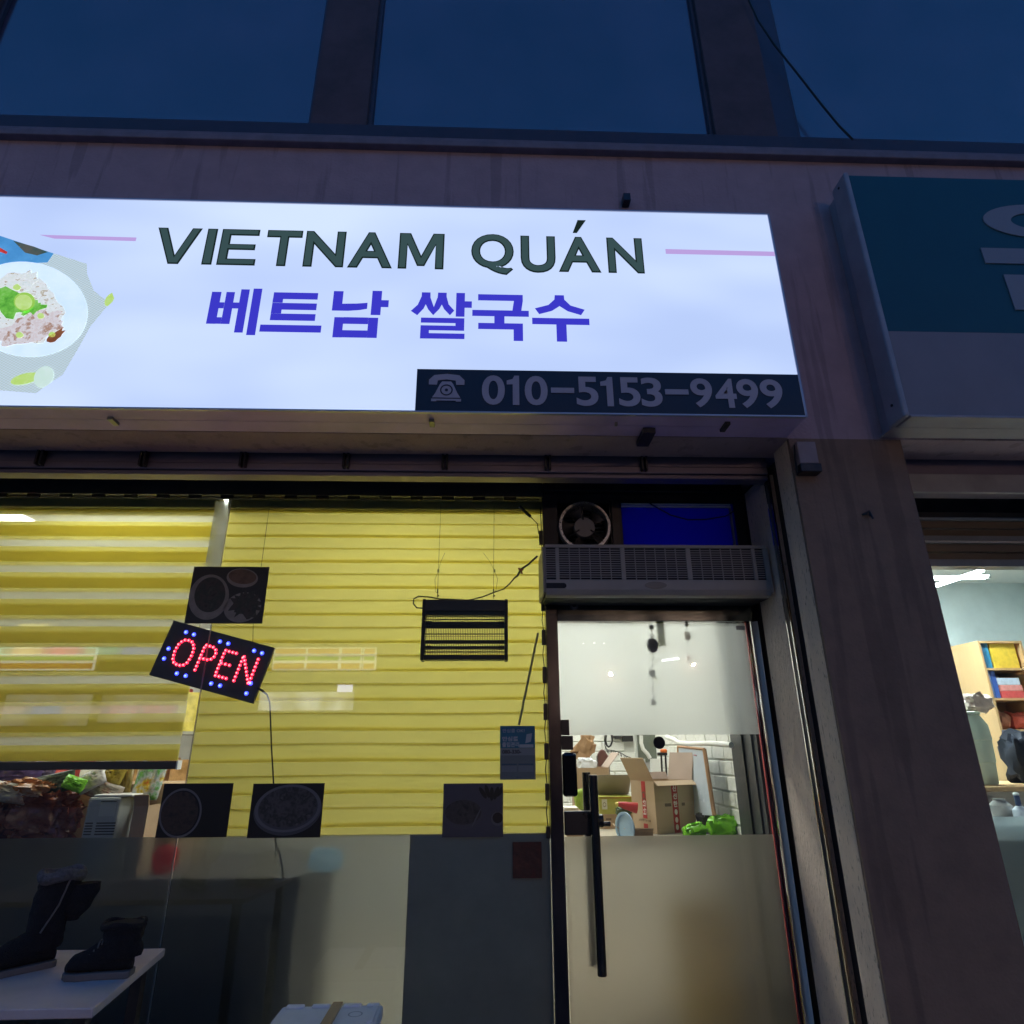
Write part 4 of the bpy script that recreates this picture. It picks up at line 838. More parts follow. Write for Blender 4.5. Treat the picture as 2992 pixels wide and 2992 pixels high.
MB().hex([(dr+.012, G-.004, 0), (dr+.038, G-.045, 0), (dr+.04, G+.03, 0), (dr+.012, G+.03, 0), (dr+.012, G-.004, zt-.001), (dr+.038, G-.045, zt-.001), (dr+.04, G+.03, zt-.001), (dr+.012, G+.03, zt-.001)]).build('jamb', mat('jamb_steel_light', (.72, .68, .62), .5, 0., var=.12, scale=5, stretch=(1, 1, .3)), D)
MB().box(dr-.009, dr-.001, G+.012, G+.03, 0, zt-.001).build('red_seal', mat('red_seal', (.35, .02, .03), .5, var=.15, scale=5), D)
MB().box(dl, dr, G, G+.010, .02, zt-.002).build('pane', GLASS, D)
FU = film('frosted_film_white', (.95, .96, .96), .34, .25, (.85, .87, .87)); FL = film('frosted_film_lower', (.80, .77, .72), .44, .15, (.62, .60, .56))
MB().box(dl+.003, dr-.013, G+.0115, G+.015, z1c, zt-.004).build('frosted_film', FU, D)
MB().box(dl+.003, dr-.013, G+.0115, G+.015, .02, z0c).build('frosted_film', FL, D)
p = at(1677, 1770, G-.03); MB().tube([(p.x, G-.034, p.z), (p.x, G-.0305, p.z)], .024, 24).build('pivot_plate', STEEL, D, smooth=40); MB().tube([(p.x, G-.045, p.z), (p.x, G-.034, p.z)], .013, 18).build('pivot', BLACKPL, D, smooth=40)
# pull handle: a black tube outside and its twin inside
HB_ = mat('black_gloss_handle', (.015, .014, .014), .25)
p, q = at(1735, 2266, G-.07), at(1757, 2852, G-.07); hx = (p.x+q.x)/2
hd = MB().tube([(hx, G-.07, q.z), (hx, G-.07, p.z)], .0215, 20).build('handle', HB_, D, smooth=40, bevel=.003)
hi = MB().tube([(hx-.012, G+.085, q.z), (hx-.012, G+.085, p.z+.01)], .0215, 20).build('handle', HB_, D, smooth=40)
MB().tube([(hx, G-.07, p.z), (hx, G-.07, p.z+.004)], .021, 20).build('end_cap', STEELD, hd, smooth=40)
MB().tube([(hx, G-.07, p.z-.19), (hx, G-.001, p.z-.19)], .012, 12).build('standoff', HB_, hd, smooth=40); MB().tube([(hx, G-.07, q.z+.12), (hx, G-.001, q.z+.12)], .012, 12).build('standoff', HB_, hd, smooth=40)
x0, x1, z0, z1 = rect(1641, 2369, 1762, 2440, G-.02); MB().box(dl, x1-.05, G-.03, G-.001, z0, z1).build('lock_case', mat('black_lock_case', (.02, .019, .018), .3, var=.2), D, bevel=.006)
MB().tube([(x1-.045, G-.028, (z0+z1)/2+.01), (x1-.001, G-.028, (z0+z1)/2+.01)], .030, 20).build('lock_barrel', HB_, D, smooth=40, bevel=.004)
MB().tube([(x1, G-.028, (z0+z1)/2-.005), (x1+.035, G-.028, (z0+z1)/2-.005)], .011, 12).build('lock_bolt', HB_, D, smooth=40)
x0, x1, z0, z1 = rect(1638, 2199, 1686, 2328, G-.02); MB().box(dl-.002, x1, G-.034, G-.001, z0, z1).build('keypad_lock', mat('black_keypad', (.004, .004, .004), .10), D, bevel=.014)
x0, x1, z0, z1 = rect(1636, 2103, 1663, 2149, G-.01); MB().box(dl-.002, x1, G-.016, G-.001, z0+.001, z1).build('door_sensor', BLACKPL, D, bevel=.002)
x0, x1, z0, z1 = rect(1636, 2150, 1674, 2191, G-.01); MB().box(dl-.002, x1, G-.020, G-.001, z0, z1).build('door_sensor', BLACKPL, D, bevel=.002)
x0, x1, z0, z1 = rect(2152, 1828, 2180, 1840, G-.01); MB().box(x0, x1, G-.003, G-.001, z0, z1).build('maker_sticker', mat('pale_sticker', (.4, .42, .44), .4), D, bevel=.001)
p = at(1926, 2170, G-.004); solo('round_sticker', MB().tube([(p.x, G-.005, p.z), (p.x, G-.0008, p.z)], .031, 32), mat('matt_black_disc', (.006, .006, .006), .7), 'round black disc stuck on the clear strip of the door', 'sticker', smooth=40)

# charms hanging behind the frosted film
C = thing('hanging_charm', 'dark star and oval bell charm hanging at the top of the door', 'charm', at(1905, 1830, G+.02))
CH = mat('dark_bronze_charm', (.035, .032, .035), .5, .4)
p = at(1903, 1833, G+.019); pl = [(p.x+(.019 if k % 2 == 0 else .0105)*math.cos(R(30*k+90)), p.z+(.019 if k % 2 == 0 else .0105)*math.sin(R(30*k+90))) for k in range(12)]
MB().prism(pl, G+.0165, G+.021).build('star', CH, C)
q = at(1905, 1857, G+.02); MB().tube([(p.x, G+.019, p.z-.015), (q.x, G+.02, q.z)], .002, 6).build('cord', CH, C)
MB().ring(q.x, G+.017, q.z, .010, .010, .4, 18, depth=.004).build('hanging_ring', CH, C)
e = at(1907, 1885, G+.02); b = MB(); V = []; F = []; n = 20
for i in range(11):
    th = math.pi*i/10
    for k in range(n): a = 2*math.pi*k/n; V.append((e.x+.032*math.sin(th)*math.cos(a), G+.024+.008*math.sin(th)*math.sin(a), e.z+.043*math.cos(th)))
for i in range(10):
    for k in range(n): F.append((i*n+k, (i+1)*n+k, (i+1)*n+(k+1) % n, i*n+(k+1) % n))
b.add(V, F); b.build('bell', CH, C, smooth=60)
f_ = at(1906, 1968, G+.05); g_ = at(1909, 2052, G+.07)
MB().tube([(e.x, G+.03, e.z-.04), (f_.x, G+.05, f_.z), (g_.x, G+.07, g_.z)], .0022, 6).build('cord', CH, C)
MB().box(f_.x-.017, f_.x+.017, G+.042, G+.058, f_.z-.019, f_.z+.019).build('tag', mat('green_grey_tag', (.12, .13, .10), .6), C, bevel=.006)
b = bag(g_.x, G+.07, g_.z, .03, .02, .034, 3, 14, .1); b.build('tassel', CH, C, smooth=60)
C2 = thing('hanging_charm', 'small orange charm dimly seen behind the frosted door film', 'charm', at(2008, 1855, G+.04))
p = at(2008, 1858, G+.045); bag(p.x, G+.045, p.z, .035, .02, .05, 5, 16, .2).build('figure', mat('ochre_charm', (.42, .22, .03), .6), C2, smooth=60)
q = at(2012, 1924, G+.05); bag(q.x, G+.05, q.z, .02, .015, .025, 6, 12, .1).build('bead', mat('red_bead', (.5, .10, .05), .5), C2, smooth=60)
s_ = at(2006, 1822, G+.02); MB().prism([(s_.x-.012, s_.z-.016), (s_.x+.012, s_.z-.016), (s_.x+.004, s_.z+.01), (s_.x-.004, s_.z+.01)], G+.018, G+.022).build('clip', CH, C2)
MB().tube([(s_.x, G+.02, s_.z), (p.x, G+.045, p.z), (q.x, G+.05, q.z)], .0015, 5).build('cord', CH, C2)
x0, x1, z0, z1 = rect(1920, 1818, 1942, 1888, G+.05); solo('paper_slip', MB().box(x0, x1, G+.05, G+.052, z0, z1), mat('yellow_green_paper', (.55, .58, .24), .7), 'pale yellow paper slip dimly seen behind the frosted door film', 'paper')
# dark metal jamb inside the door
IF = thing('inner_door_frame', 'dark grey metal frame inside the door by the brick wall', 'door frame', (1.45, 3.7, .02))
IFM = mat('dark_grey_frame', (.055, .06, .066), .4, .4, var=.25, scale=6, stretch=(1, 1, .2))
MB().box(1.435, 1.474, G+.05, 3.94, .02, 3.05).build('post', IFM, IF); MB().box(1.424, 1.4345, G+.10, G+.13, .02, 3.05).build('ridge', IFM, IF); MB().box(1.424, 1.4345, G+.24, G+.27, .02, 3.05).build('ridge', IFM, IF)

# ---------------------------------------------------------------- goods seen through the clear strip of the door
def D8(x, y, Y): return at(1640+x/3.22, 2130+y/3.22, Y)
BOXY = 4.25
pc = D8(905, 992, BOXY); TZ = pc.z                    # level of the work table
tb = thing('work_table', 'table behind the door carrying cardboard boxes', 'table', (.95, 4.6, .02))
MB().box(.36, 1.42, 4.0, 4.8, TZ-.03, TZ-.001).build('tabletop', mat('pale_laminate', (.45, .40, .32), .5, var=.08), tb, bevel=.004)
for x, y in ((.40, 4.02), (1.38, 4.02), (.40, 4.76), (1.38, 4.76)): MB().box(x-.02, x+.02, y-.02, y+.02, .02, TZ-.031).build('leg', ALU, tb)
def carton(label, loc, rz, w, d, h, flaps=(), m=CARD, wall=.005, closed=False):
    t = thing('cardboard_box', label, 'cardboard box', loc, (0, 0, rz), group='cardboard boxes behind the door')
    MB().box(0, w, 0, wall, 0, h).build('side_panel', m, t, local=True); MB().box(0, w, d-wall, d, 0, h).build('side_panel', m, t, local=True)
    MB().box(0, wall, wall, d-wall, 0, h).build('side_panel', m, t, local=True); MB().box(w-wall, w, wall, d-wall, 0, h).build('side_panel', m, t, local=True)
    MB().box(wall, w-wall, wall, d-wall, 0, wall).build('bottom_panel', CARDIN, t, local=True)
    if closed: MB().box(0, w, 0, d, h+.0005, h+.005).build('lid', m, t, local=True)
    for side, ln, ang in flaps:
        ca, sa = math.cos(R(ang)), math.sin(R(ang)); e = .004
        if side == 'f': V = [(0, 0, h), (w, 0, h), (w, -ln*ca, h+ln*sa), (0, -ln*ca, h+ln*sa)]; nrm = Vector((0, sa, ca))
        if side == 'b': V = [(w, d, h), (0, d, h), (0, d+ln*ca, h+ln*sa), (w, d+ln*ca, h+ln*sa)]; nrm = Vector((0, -sa, ca))
        if side == 'l': V = [(0, d, h), (0, 0, h), (-ln*ca, 0, h+ln*sa), (-ln*ca, d, h+ln*sa)]; nrm = Vector((sa, 0, ca))
        if side == 'r': V = [(w, 0, h), (w, d, h), (w+ln*ca, d, h+ln*sa), (w+ln*ca, 0, h+ln*sa)]; nrm = Vector((-sa, 0, ca))
        MB().hex([tuple(Vector(v)) for v in V]+[tuple(Vector(v)+nrm*e) for v in V]).build('flap', CARDIN if side in 'br' else m, t, local=True)
    return t
CARD2 = mat('pale_kraft_cardboard', (.50, .37, .245), .85, var=.08, scale=5)
bw, bd, bh = .315, .235, .295
box1 = carton('open brown box with red tape and raised flaps, front of the clear strip', (pc.x, pc.y, TZ), R(25), bw, bd, bh, (('f', .045, -35), ('l', .155, 62), ('r', .17, 78), ('b', .05, 60)), CARD2)
RT = mat('red_box_tape', (.42, .025, .025), .35, var=.1, scale=8); WI = mat('white_tape_ink', (.72, .66, .6), .5); KI = mat('grey_box_ink', (.16, .11, .07), .7)
MB().box(.135, .182, -.0012, -.0002, 0, bh-.002).build('red_tape', RT, box1, local=True)
for ch, z in (('신', .235), ('선', .19), ('한', .145)): text('tape_lettering', ch, .143, .174, -.0018, z, z+.035, WI, box1, bold=.03, local=True)
for z in (.105, .06, .02): MB().disc(.158, -.0018, z+.012, .012, .016, 20).build('tape_lettering', WI, box1, local=True)
MB().box(.075, .125, -.0014, -.0003, .150, .168).build('printed_mark', KI, box1, local=True); MB().box(.21, .235, -.0014, -.0003, .150, .168).build('printed_mark', KI, box1, local=True)
tp = MB().box(-.0014, -.0003, .085, .125, .08, bh-.002).build('red_tape', RT, box1, local=True); MB().box(-.0014, -.0003, .085, .125, .01, .05).build('red_tape', RT, box1, local=True)
b = text('x', '신선', 0, .09, 0, 0, .03, WI, keep=True, bold=.03); b.v = [(-.0019, .09+z, .19-x) for x, y, z in b.v]; b.build('tape_lettering', WI, box1, local=True)
b = MB().ring(0, 0, 0, .019, .024, .3, 24); b.v = [(-.0022, .105-x, .21+z) for x, y, z in b.v]; b.build('printed_emblem', KI, box1, local=True)
b = text('x', '신선한 농산물', 0, .12, 0, 0, .012, KI, keep=True); b.v = [(-.0016, .17-x, .062+z) for x, y, z in b.v]; b.build('printed_line', KI, box1, local=True)
# the lower carton under the lime bags, the gift box and further boxes
p = D8(590, 1015, 4.12); carton('flat opened carton lying under the big taped box', (p.x, 4.12, TZ), R(-6), .17, .12, .035, (('f', .05, 20), ('l', .06, 25)), CARD2)
p = D8(345, 808, 4.62); q = D8(650, 625, 4.62)
zz = TZ+.001
bb = carton('brown box at the bottom of the stack beside the door handle', (D8(365, 900, 4.55).x, 4.55, zz), 0, .30, .25, max(.08, p.z-zz), (), CARD, closed=True)
MB().box(.04, .075, -.0014, -.0003, .05, .062).build('printed_mark', KI, bb, local=True)
gb = thing('gift_box', 'yellow-green printed box stacked on a brown box', 'box', (p.x, 4.56, p.z+.008))
gw, gh = q.x-p.x, q.z-p.z-.01
MB().box(0, gw, 0, .2, 0, gh).build('carton', printed('green_yellow_print', [(.38, .42, .06), (.46, .46, .10), (.30, .36, .06)], 8), gb, bevel=.002, local=True)
MB().box(.02, .055, -.001, -.0002, .03, .09).build('white_label', mat('print_white', (.66, .68, .60), .5), gb, local=True)
MB().box(.005, gw-.005, -.001, -.0002, gh-.012, gh-.002).build('title_strip', mat('print_gold', (.36, .22, .03), .5), gb, local=True)
text('print_title', '유기농 현미', .012, .10, -.0013, gh-.010, gh-.004, KI, gb, local=True); MB().ring(.037, -.0014, .058, .011, .014, .25, 20).build('printed_emblem', KI, gb, local=True)
p2 = D8(330, 622, 4.70); q2 = D8(632, 425, 4.70)
MB_ = MB().hex([(p2.x, 4.74, p2.z), (q2.x, 4.74, p2.z), (q2.x, 4.75, p2.z), (p2.x, 4.75, p2.z), (p2.x, 4.60, q2.z-.0), (q2.x, 4.60, q2.z), (q2.x, 4.61, q2.z), (p2.x, 4.61, q2.z)])
solo('cardboard_sheet', MB_, mat('grey_card_inside', (.36, .32, .32), .9, var=.06), 'grey cardboard sheet standing behind the yellow-green box', 'cardboard')
p = D8(150, 640, 4.9); q = D8(445, 365, 4.9); carton('tall brown box behind the door handle', (p.x, 4.9, TZ), 0, q.x-p.x, .3, q.z-TZ, (('r', .13, 50),), CARD)
p = D8(110, 640, 4.55); bx_ = D8(125, 590, 4.5)
solo('snack_packet', pillow(D8(172, 670, 4.45).x, 4.45, D8(172, 670, 4.45).z, .075, .13, .03, (0, R(-8), R(20)), 3), printed('lime_packet_print', [(.30, .50, .03), (.42, .60, .10), (.5, .52, .30)], 14, rough=.3), 'lime green packet left of the door handle', 'packet', smooth=60)
solo('folded_papers', MB().box(D8(25, 755, 4.3).x, D8(150, 755, 4.3).x, 4.25, 4.4, D8(60, 757, 4.3).z, D8(60, 735, 4.3).z), mat('white_paper', (.72, .72, .70), .7), 'folded white papers beside the lock', 'paper')
solo('paper_stack', MB().box(D8(20, 755, 4.35).x, D8(170, 755, 4.35).x, 4.2, 4.5, TZ, D8(60, 758, 4.3).z-.001), CARD, 'low brown carton under the folded white papers', 'cardboard box', bevel=.003)
p = D8(215, 175, 5.2); solo('paper_bag', bag(p.x, 5.2, p.z, .15, .10, .20, 4, 16, .5, (0, R(25), 0)), mat('brown_paper', (.34, .20, .10), .85, var=.15), 'crumpled brown paper bag high behind the door sensor', 'paper bag')
p = D8(235, 335, 5.1); solo('plastic_bag', bag(p.x, 5.1, p.z, .14, .09, .09, 9, 26, .3), mat('white_plastic_film', (.72, .74, .78), .3), 'crumpled white plastic bag under the brown paper bag', 'plastic bag', smooth=45)
# brown chair back
cx0, cx1 = D8(343, 300, 5.5).x, D8(440, 300, 5.5).x; cz0, cz1 = D8(390, 370, 5.5).z-.12, D8(390, 188, 5.5).z
ch = thing('chair', 'brown padded chair back by the white brick wall', 'chair', ((cx0+cx1)/2, 5.5, .02))
pl = [(cx0, cz0), (cx1, cz0), (cx1, cz1-.05), (cx1-.02, cz1-.015), ((cx0+cx1)/2, cz1), (cx0+.02, cz1-.01), (cx0, cz1-.04)]
MB().prism(pl, 5.48, 5.52).build('backrest', mat('brown_leather', (.13, .055, .045), .4), ch, bevel=.01)
MB().box(cx0-.01, cx0, 5.49, 5.51, .02, cz1-.05).build('frame_post', STEEL, ch); MB().box(cx1, cx1+.01, 5.49, 5.51, .02, cz1-.05).build('frame_post', STEEL, ch)
MB().box(cx0-.01, cx1+.01, 5.2, 5.47, .44, .48).build('seat', mat('brown_leather', (0, 0, 0)), ch, bevel=.01)
# things on the back wall
def wallbox(name, label, cat, x0, y0, x1, y1, Y, m, th=.04, bev=.003):
    a, c = D8(x0, y1, Y), D8(x1, y0, Y); return solo(name, MB().box(a.x, c.x, Y, Y+th, a.z, c.z), m, label, cat, bevel=bev)
wallbox('wall_box', 'small black box mounted on the white brick wall', 'wall box', 580, 62, 675, 118, 6.42, BLACKPL)
wallbox('wall_shelf', 'dark grey bracket beside the small black wall box', 'bracket', 492, 62, 578, 90, 6.44, DARKMETAL)
a = D8(448, 60, 6.42); c = D8(445, 168, 6.42); solo('hung_cord', MB().tube([a+Vector((-.02, 0, .05)), (a+c)/2+Vector((-.03, 0, 0)), c+Vector((-.015, 0, .01)), c, c+Vector((.02, 0, .01)), (a+c)/2+Vector((.035, 0, 0)), a+Vector((.025, 0, .05))], .009, 8), BLACKRUB, 'black loop of cord hanging on the white wall', 'cord', smooth=60)
mr = thing('wall_mirror', 'dark framed mirror panel on the brick wall above the big box', 'mirror', D8(800, 335, 5.55))
a, c = D8(735, 335, 5.58), D8(880, 20, 5.52); MB().hex([(a.x, 5.60, a.z), (c.x, 5.52, a.z+.04), (c.x, 5.54, a.z+.04), (a.x, 5.62, a.z), (a.x, 5.60, c.z), (c.x, 5.52, c.z), (c.x, 5.54, c.z), (a.x, 5.62, c.z)]).build('panel', mat('grey_green_panel', (.14, .16, .13), .35, var=.15), mr)
MB().box(a.x-.02, a.x-.002, 5.59, 5.63, a.z, c.z).build('frame', mat('pale_frame', (.5, .52, .5), .5), mr)
pts = [D8(*q, 5.5) for q in ((752, 60), (752, 130), (770, 190), (812, 235), (835, 275))]; solo('white_hose', MB().tube(pts, .016, 8), WHITEP, 'white hose curving over the dark mirror panel', 'hose', smooth=60)
pts = [D8(*q, 6.15) for q in ((405, 60), (412, 160), (432, 195), (500, 205), (560, 225), (610, 255), (655, 270), (718, 300))]
ls = thing('string_lights', 'thin dark string of tiny lights draped on the white wall', 'string lights', pts[-1])
MB().tube(pts, .004, 5).build('wire', BLACKRUB, ls)
for k in range(len(pts)-1):
    for s_ in (.2, .55, .9):
        p = pts[k].lerp(pts[k+1], s_); MB().tube([p, p+Vector((.006*(1 if s_ > .5 else -1), 0, -.03))], .003, 4).build('bulb', DARKMETAL, ls)
p = D8(825, 345, 5.6); solo('crumpled_cloth', bag(p.x, 5.6, p.z, .10, .07, .17, 12, 22, .35), mat('white_cloth', (.62, .62, .64), .8), 'crumpled white cloth behind the open box', 'cloth', smooth=45)
wallbox('white_carton', 'plain white carton behind the open box flap', 'box', 858, 280, 928, 430, 5.5, WHITEP, .1)
tr_ = thing('folding_stand', 'two black rods with orange cap rising behind the open box', 'folding stand', D8(970, 420, 4.9))
for x in (945, 985): MB().tube([D8(x-6, 225, 4.9), D8(x+10, 520, 4.9)], .007, 8).build('rod', BLACKPL, tr_, smooth=40)
a, c = D8(905, 250, 4.9), D8(992, 225, 4.9); MB().box(a.x, c.x, 4.88, 4.92, a.z, c.z+.004).build('hinge', BLACKPL, tr_, bevel=.006)
a = D8(962, 208, 4.9); bag(a.x, 4.9, a.z, .05, .04, .03, 2, 18, .05).build('cap', mat('orange_plastic', (.75, .16, .02), .4), tr_, smooth=60)
# whiteboard leaning on the right wall
wbp = [D8(1095, 400, 5.15), D8(1345, 195, 4.70)]
wb = thing('whiteboard', 'wood framed whiteboard leaning on the brick wall', 'whiteboard', (1.3, 4.8, TZ))
A0, A1, B0, B1 = D8(1120, 800, 4.6), D8(1098, 165, 4.65), D8(1440, 815, 4.10), D8(1345, 190, 4.22)
e = Vector((.012, .02, 0)); MB().hex([A0, B0, B0+e, A0+e, A1, B1, B1+e, A1+e]).build('board', mat('whiteboard_face', (.46, .52, .60), .25, var=.12, scale=3), wb)
for a, c, r_ in ((B0, B1, .013), (A1, B1, .009), (A0, A1, .009)): MB().tube([a, c], r_, 6).build('frame', mat('wood_frame', (.36, .20, .10), .6, var=.2), wb)
u_ = (B1-A1); v_ = (A0-A1)
for k, (s_, t_, l_) in enumerate(((.3, .10, .2), (.3, .16, .16), (.62, .10, .1))):
    a = A1+u_*s_+v_*t_+Vector((-.004, -.008, 0)); MB().tube([a, a+u_*l_], .003, 4).build('handwriting', mat('marker_red', (.5, .12, .15), .5) if k != 1 else mat('marker_blue', (.05, .10, .45), .5), wb)
pts = [D8(*q, Y) for q, Y in (((995, 78), 5.12), ((1060, 100), 4.95), ((1110, 130), 4.8), ((1200, 140), 4.6), ((1400, 135), 4.12), ((1600, 150), 3.80))]
solo('wall_pipe', MB().tube(pts, .016, 10), WHITEP, 'white pipe running along the brick wall above the whiteboard', 'pipe', smooth=60)
p = D8(605, 920, 4.02); b = MB(); n = 36; V = []
M_ = Matrix.Translation((p.x, 4.06, p.z-.01)) @ Matrix.Rotation(R(-62), 4, 'Z') @ Matrix.Rotation(R(10), 4, 'Y')
b.ring(0, 0, 0, .085, .085, .16, n, depth=.008).disc(0, .012, 0, .075, .075, n).move(M_); solo('basin', b, mat('pale_blue_plastic', (.36, .52, .70), .35), 'pale blue basin standing on edge before the big box', 'basin', smooth=40)
for k, (x, y, w_, h_, Y, l_) in enumerate(((1255, 945, .125, .075, 4.05, 'small crumpled lime green bag before the big box'), (1510, 910, .165, .125, 4.12, 'larger shiny lime green bag by the brick wall'))):
    p = D8(x, y, Y); solo('plastic_bag', bag(p.x, Y, p.z-.004, w_, .12, h_, 20+k, 40, .22, (0, R(-14+8*k), 0), .4), mat('lime_green_plastic', (.17, .52, .012), .22, var=.2, scale=9), l_, 'plastic bag', smooth=50)
p = D8(1370, 870, 4.3); solo('plastic_bag', bag(p.x, 4.3, p.z, .12, .10, .13, 31, 24, .3), mat('black_plastic_film', (.03, .032, .03), .3), 'dark plastic bag between the two lime green bags', 'plastic bag', smooth=45)
p = D8(515, 705, 4.30); q = D8(665, 728, 4.30); M_ = [(p.x-.004, 4.3, p.z), (p.x+.012, 4.3, p.z-.001), (p.x+.013, 4.3, p.z-.001), (p.x+.05, 4.3, p.z-.008), (q.x+.03, 4.3, q.z-.01)]
sb = thing('sauce_bottle', 'red bottle with yellow tip lying beside the big box', 'bottle', (p.x, 4.3, p.z))
MB().tube(M_[:2], [.007, .012], 14).build('tip', mat('yellow_plastic', (.70, .58, .14), .4), sb, smooth=50); MB().tube(M_[2:], [.013, .021, .032], 16).build('bottle_body', mat('red_plastic', (.48, .03, .035), .35), sb, smooth=50)
p = D8(590, 775, 4.32); solo('leaf_bundle', bag(p.x, 4.34, p.z, .10, .08, .05, 17, 18, .35), mat('dark_green_leaf', (.04, .085, .02), .6, var=.3), 'dark green bundle under the red bottle', 'vegetable', smooth=40)
# a yellow carton on the floor, blurred by the film
solo('storage_box', MB().box(1.08, 1.36, 3.98, 4.3, .02, .66), cloth('yellow_crate_plastic', (.88, .72, .14), .65), 'yellow crate low behind the frosted door film', 'box', bevel=.006)

# ---------------------------------------------------------------- goods behind the left window
def W8(x, y, Y): return at(x/3.864, 2220+y/3.864, Y)
GZ = at(500, 2560, 3.72).z
gt = thing('display_table', 'long counter of goods behind the left window', 'counter', (-3, 3.9, .02))
MB().box(-4.3, -.93, 3.64, 4.5, GZ-.04, GZ).build('counter_top', mat('dark_counter', (.10, .095, .09), .5, var=.2), gt); MB().box(-4.3, -.95, 3.66, 3.68, .03, GZ-.041).build('front_panel', mat('dark_counter_front', (.05, .055, .06), .6, var=.2), gt)
MB().box(-.99, -.95, 3.70, 4.46, .03, GZ-.041).build('leg', DARKMETAL, gt)
NOODB = printed('chili_bag_print', [(.05, .012, .008), (.13, .03, .015), (.22, .06, .03), (.09, .02, .012)], 22, rough=.22, detail=7, stretch=(1, 1, 2.2))
for k, (x, z, w_, h_, l_) in enumerate(((-2.36, 1.17-GZ, .34, .26, 'red brown bag of dried goods beside the grey appliance'), (-2.70, 1.15-GZ, .34, .26, 'red brown bag of dried goods at the left picture edge'), (-2.45, 1.305-GZ, .30, .10, 'flatter brown bag lying on the dried goods bags'))):
    o = solo('dried_goods_bag', bag(x, 3.82, GZ+z, w_, .16, h_, 40+k, 64, .30, (0, R(3), 0)), NOODB if k < 2 else printed('orange_bag_print', [(.30, .07, .02), (.45, .20, .08), (.5, .42, .36)], 16, rough=.25), l_, 'food bag', 'bags of dried goods in the left window', smooth=50)
a, c = W8(905, 880, 3.72), W8(1435, 420, 3.72)
ap = thing('rice_cooker', 'pale grey appliance with vent slots behind the left window', 'appliance', ((a.x+c.x)/2, 3.8, GZ))
MB().box(a.x, c.x-.03, 3.72, 3.92, GZ, c.z).build('casing', mat('pale_grey_casing', (.36, .38, .37), .5, var=.06), ap, bevel=.012)
b = MB()
for r_ in range(5):
    z = a.z+.012+r_*.013
    for xa, xb in ((.012, .05), (.068, .165)): b.box(a.x+xa, a.x+xb, 3.7185, 3.7205, z, z+.006)
b.build('vent', mat('vent_dark', (.03, .032, .032), .7), ap)['kind'] = 'stuff'
MB().box(a.x+.07, a.x+.15, 3.7180, 3.7198, a.z+.10, a.z+.16).build('label_plate', mat('plate_grey', (.42, .44, .43), .45), ap); MB().box(a.x+.07, a.x+.15, 3.7182, 3.7198, a.z+.168, a.z+.172).build('slot', mat('vent_dark', (0, 0, 0)), ap)
MB().box(a.x+.02, a.x+.22, 3.73, 3.91, c.z+.0005, c.z+.012).build('lid', WHITEP, ap, bevel=.005)
p = W8(1455, 840, 3.72); q = W8(1700, 400, 3.72); carton('small brown carton between the grey appliance and the dark poster', (p.x, 3.72, GZ), 0, q.x-p.x, .16, q.z-GZ-.05, (('f', .055, 72), ('b', .07, 80)), CARD)
wallbox2 = lambda nm, l_, c_, x0, y0, x1, y1, Y, m, th=.03: solo(nm, MB().box(W8(x0, y1, Y).x, W8(x1, y1, Y).x, Y, Y+th, W8(x0, y1, Y).z, W8(x0, y0, Y).z), m, l_, c_, bevel=.002)
wallbox2('white_post', 'narrow white post behind the colourful packets', 'post', 1500, 100, 1560, 400, 3.95, WHITEP)
PK = [(840, 270, .13, .07, 3.76, 15, [(.16, .55, .03), (.24, .62, .06)], 'bright lime green packet on top of the goods'),
      (1030, 230, .14, .10, 3.82, -30, [(.45, .44, .50), (.62, .60, .66), (.30, .30, .36)], 'crinkled clear packet beside the lime green one'),
      (1300, 150, .12, .12, 3.86, 8, [(.60, .48, .03), (.35, .26, .05), (.5, .42, .1)], 'yellow packet just below the blind rail'),
      (1395, 230, .10, .17, 3.90, -10, [(.20, .15, .04), (.30, .22, .06)], 'olive brown packet beside the white post'),
      (1690, 230, .14, .20, 3.88, 5, [(.55, .04, .03), (.65, .50, .05), (.5, .55, .7), (.10, .40, .08), (.6, .3, .2)], 'colourful snack packet beside the dark poster corner'),
      (170, 190, .26, .14, 3.84, -3, [(.045, .025, .12), (.09, .06, .22), (.03, .02, .07)], 'dark purple packet at the left picture edge'),
      (440, 160, .15, .13, 3.90, 12, [(.07, .045, .18), (.16, .13, .26), (.04, .03, .09)], 'purple packet with pale print behind the goods'),
      (600, 270, .22, .11, 3.80, -12, [(.10, .13, .12), (.03, .05, .045), (.20, .22, .21)], 'dark see-through bag of greens'),
      (1130, 330, .26, .10, 3.84, 18, [(.20, .17, .15), (.42, .38, .36), (.30, .14, .12), (.5, .5, .5)], 'crinkled clear bag above the grey appliance'),
      (120, 370, .20, .10, 3.76, 8, [(.25, .24, .20), (.40, .38, .34), (.35, .12, .05)], 'greyish clear bag above the dried goods')]
for k, (x, y, w_, h_, Y, an, cols, l_) in enumerate(PK):
    p = W8(x, y, Y); solo('snack_packet', pillow(p.x, Y, p.z, w_, h_, .05, (R(-15), R(an), R(random.uniform(-12, 12))), 50+k), printed('packet_print_%d' % k, cols, 15, rough=.22, detail=6), l_, 'packet', 'packets piled behind the left window', smooth=55)
# support pile of cartons that the packets lie on
solo('carton_row', MB().box(-3.3, -1.72, 3.96, 4.3, GZ, 1.32), CARD, 'brown carton row at the back of the goods counter', 'cardboard box', bevel=.004)
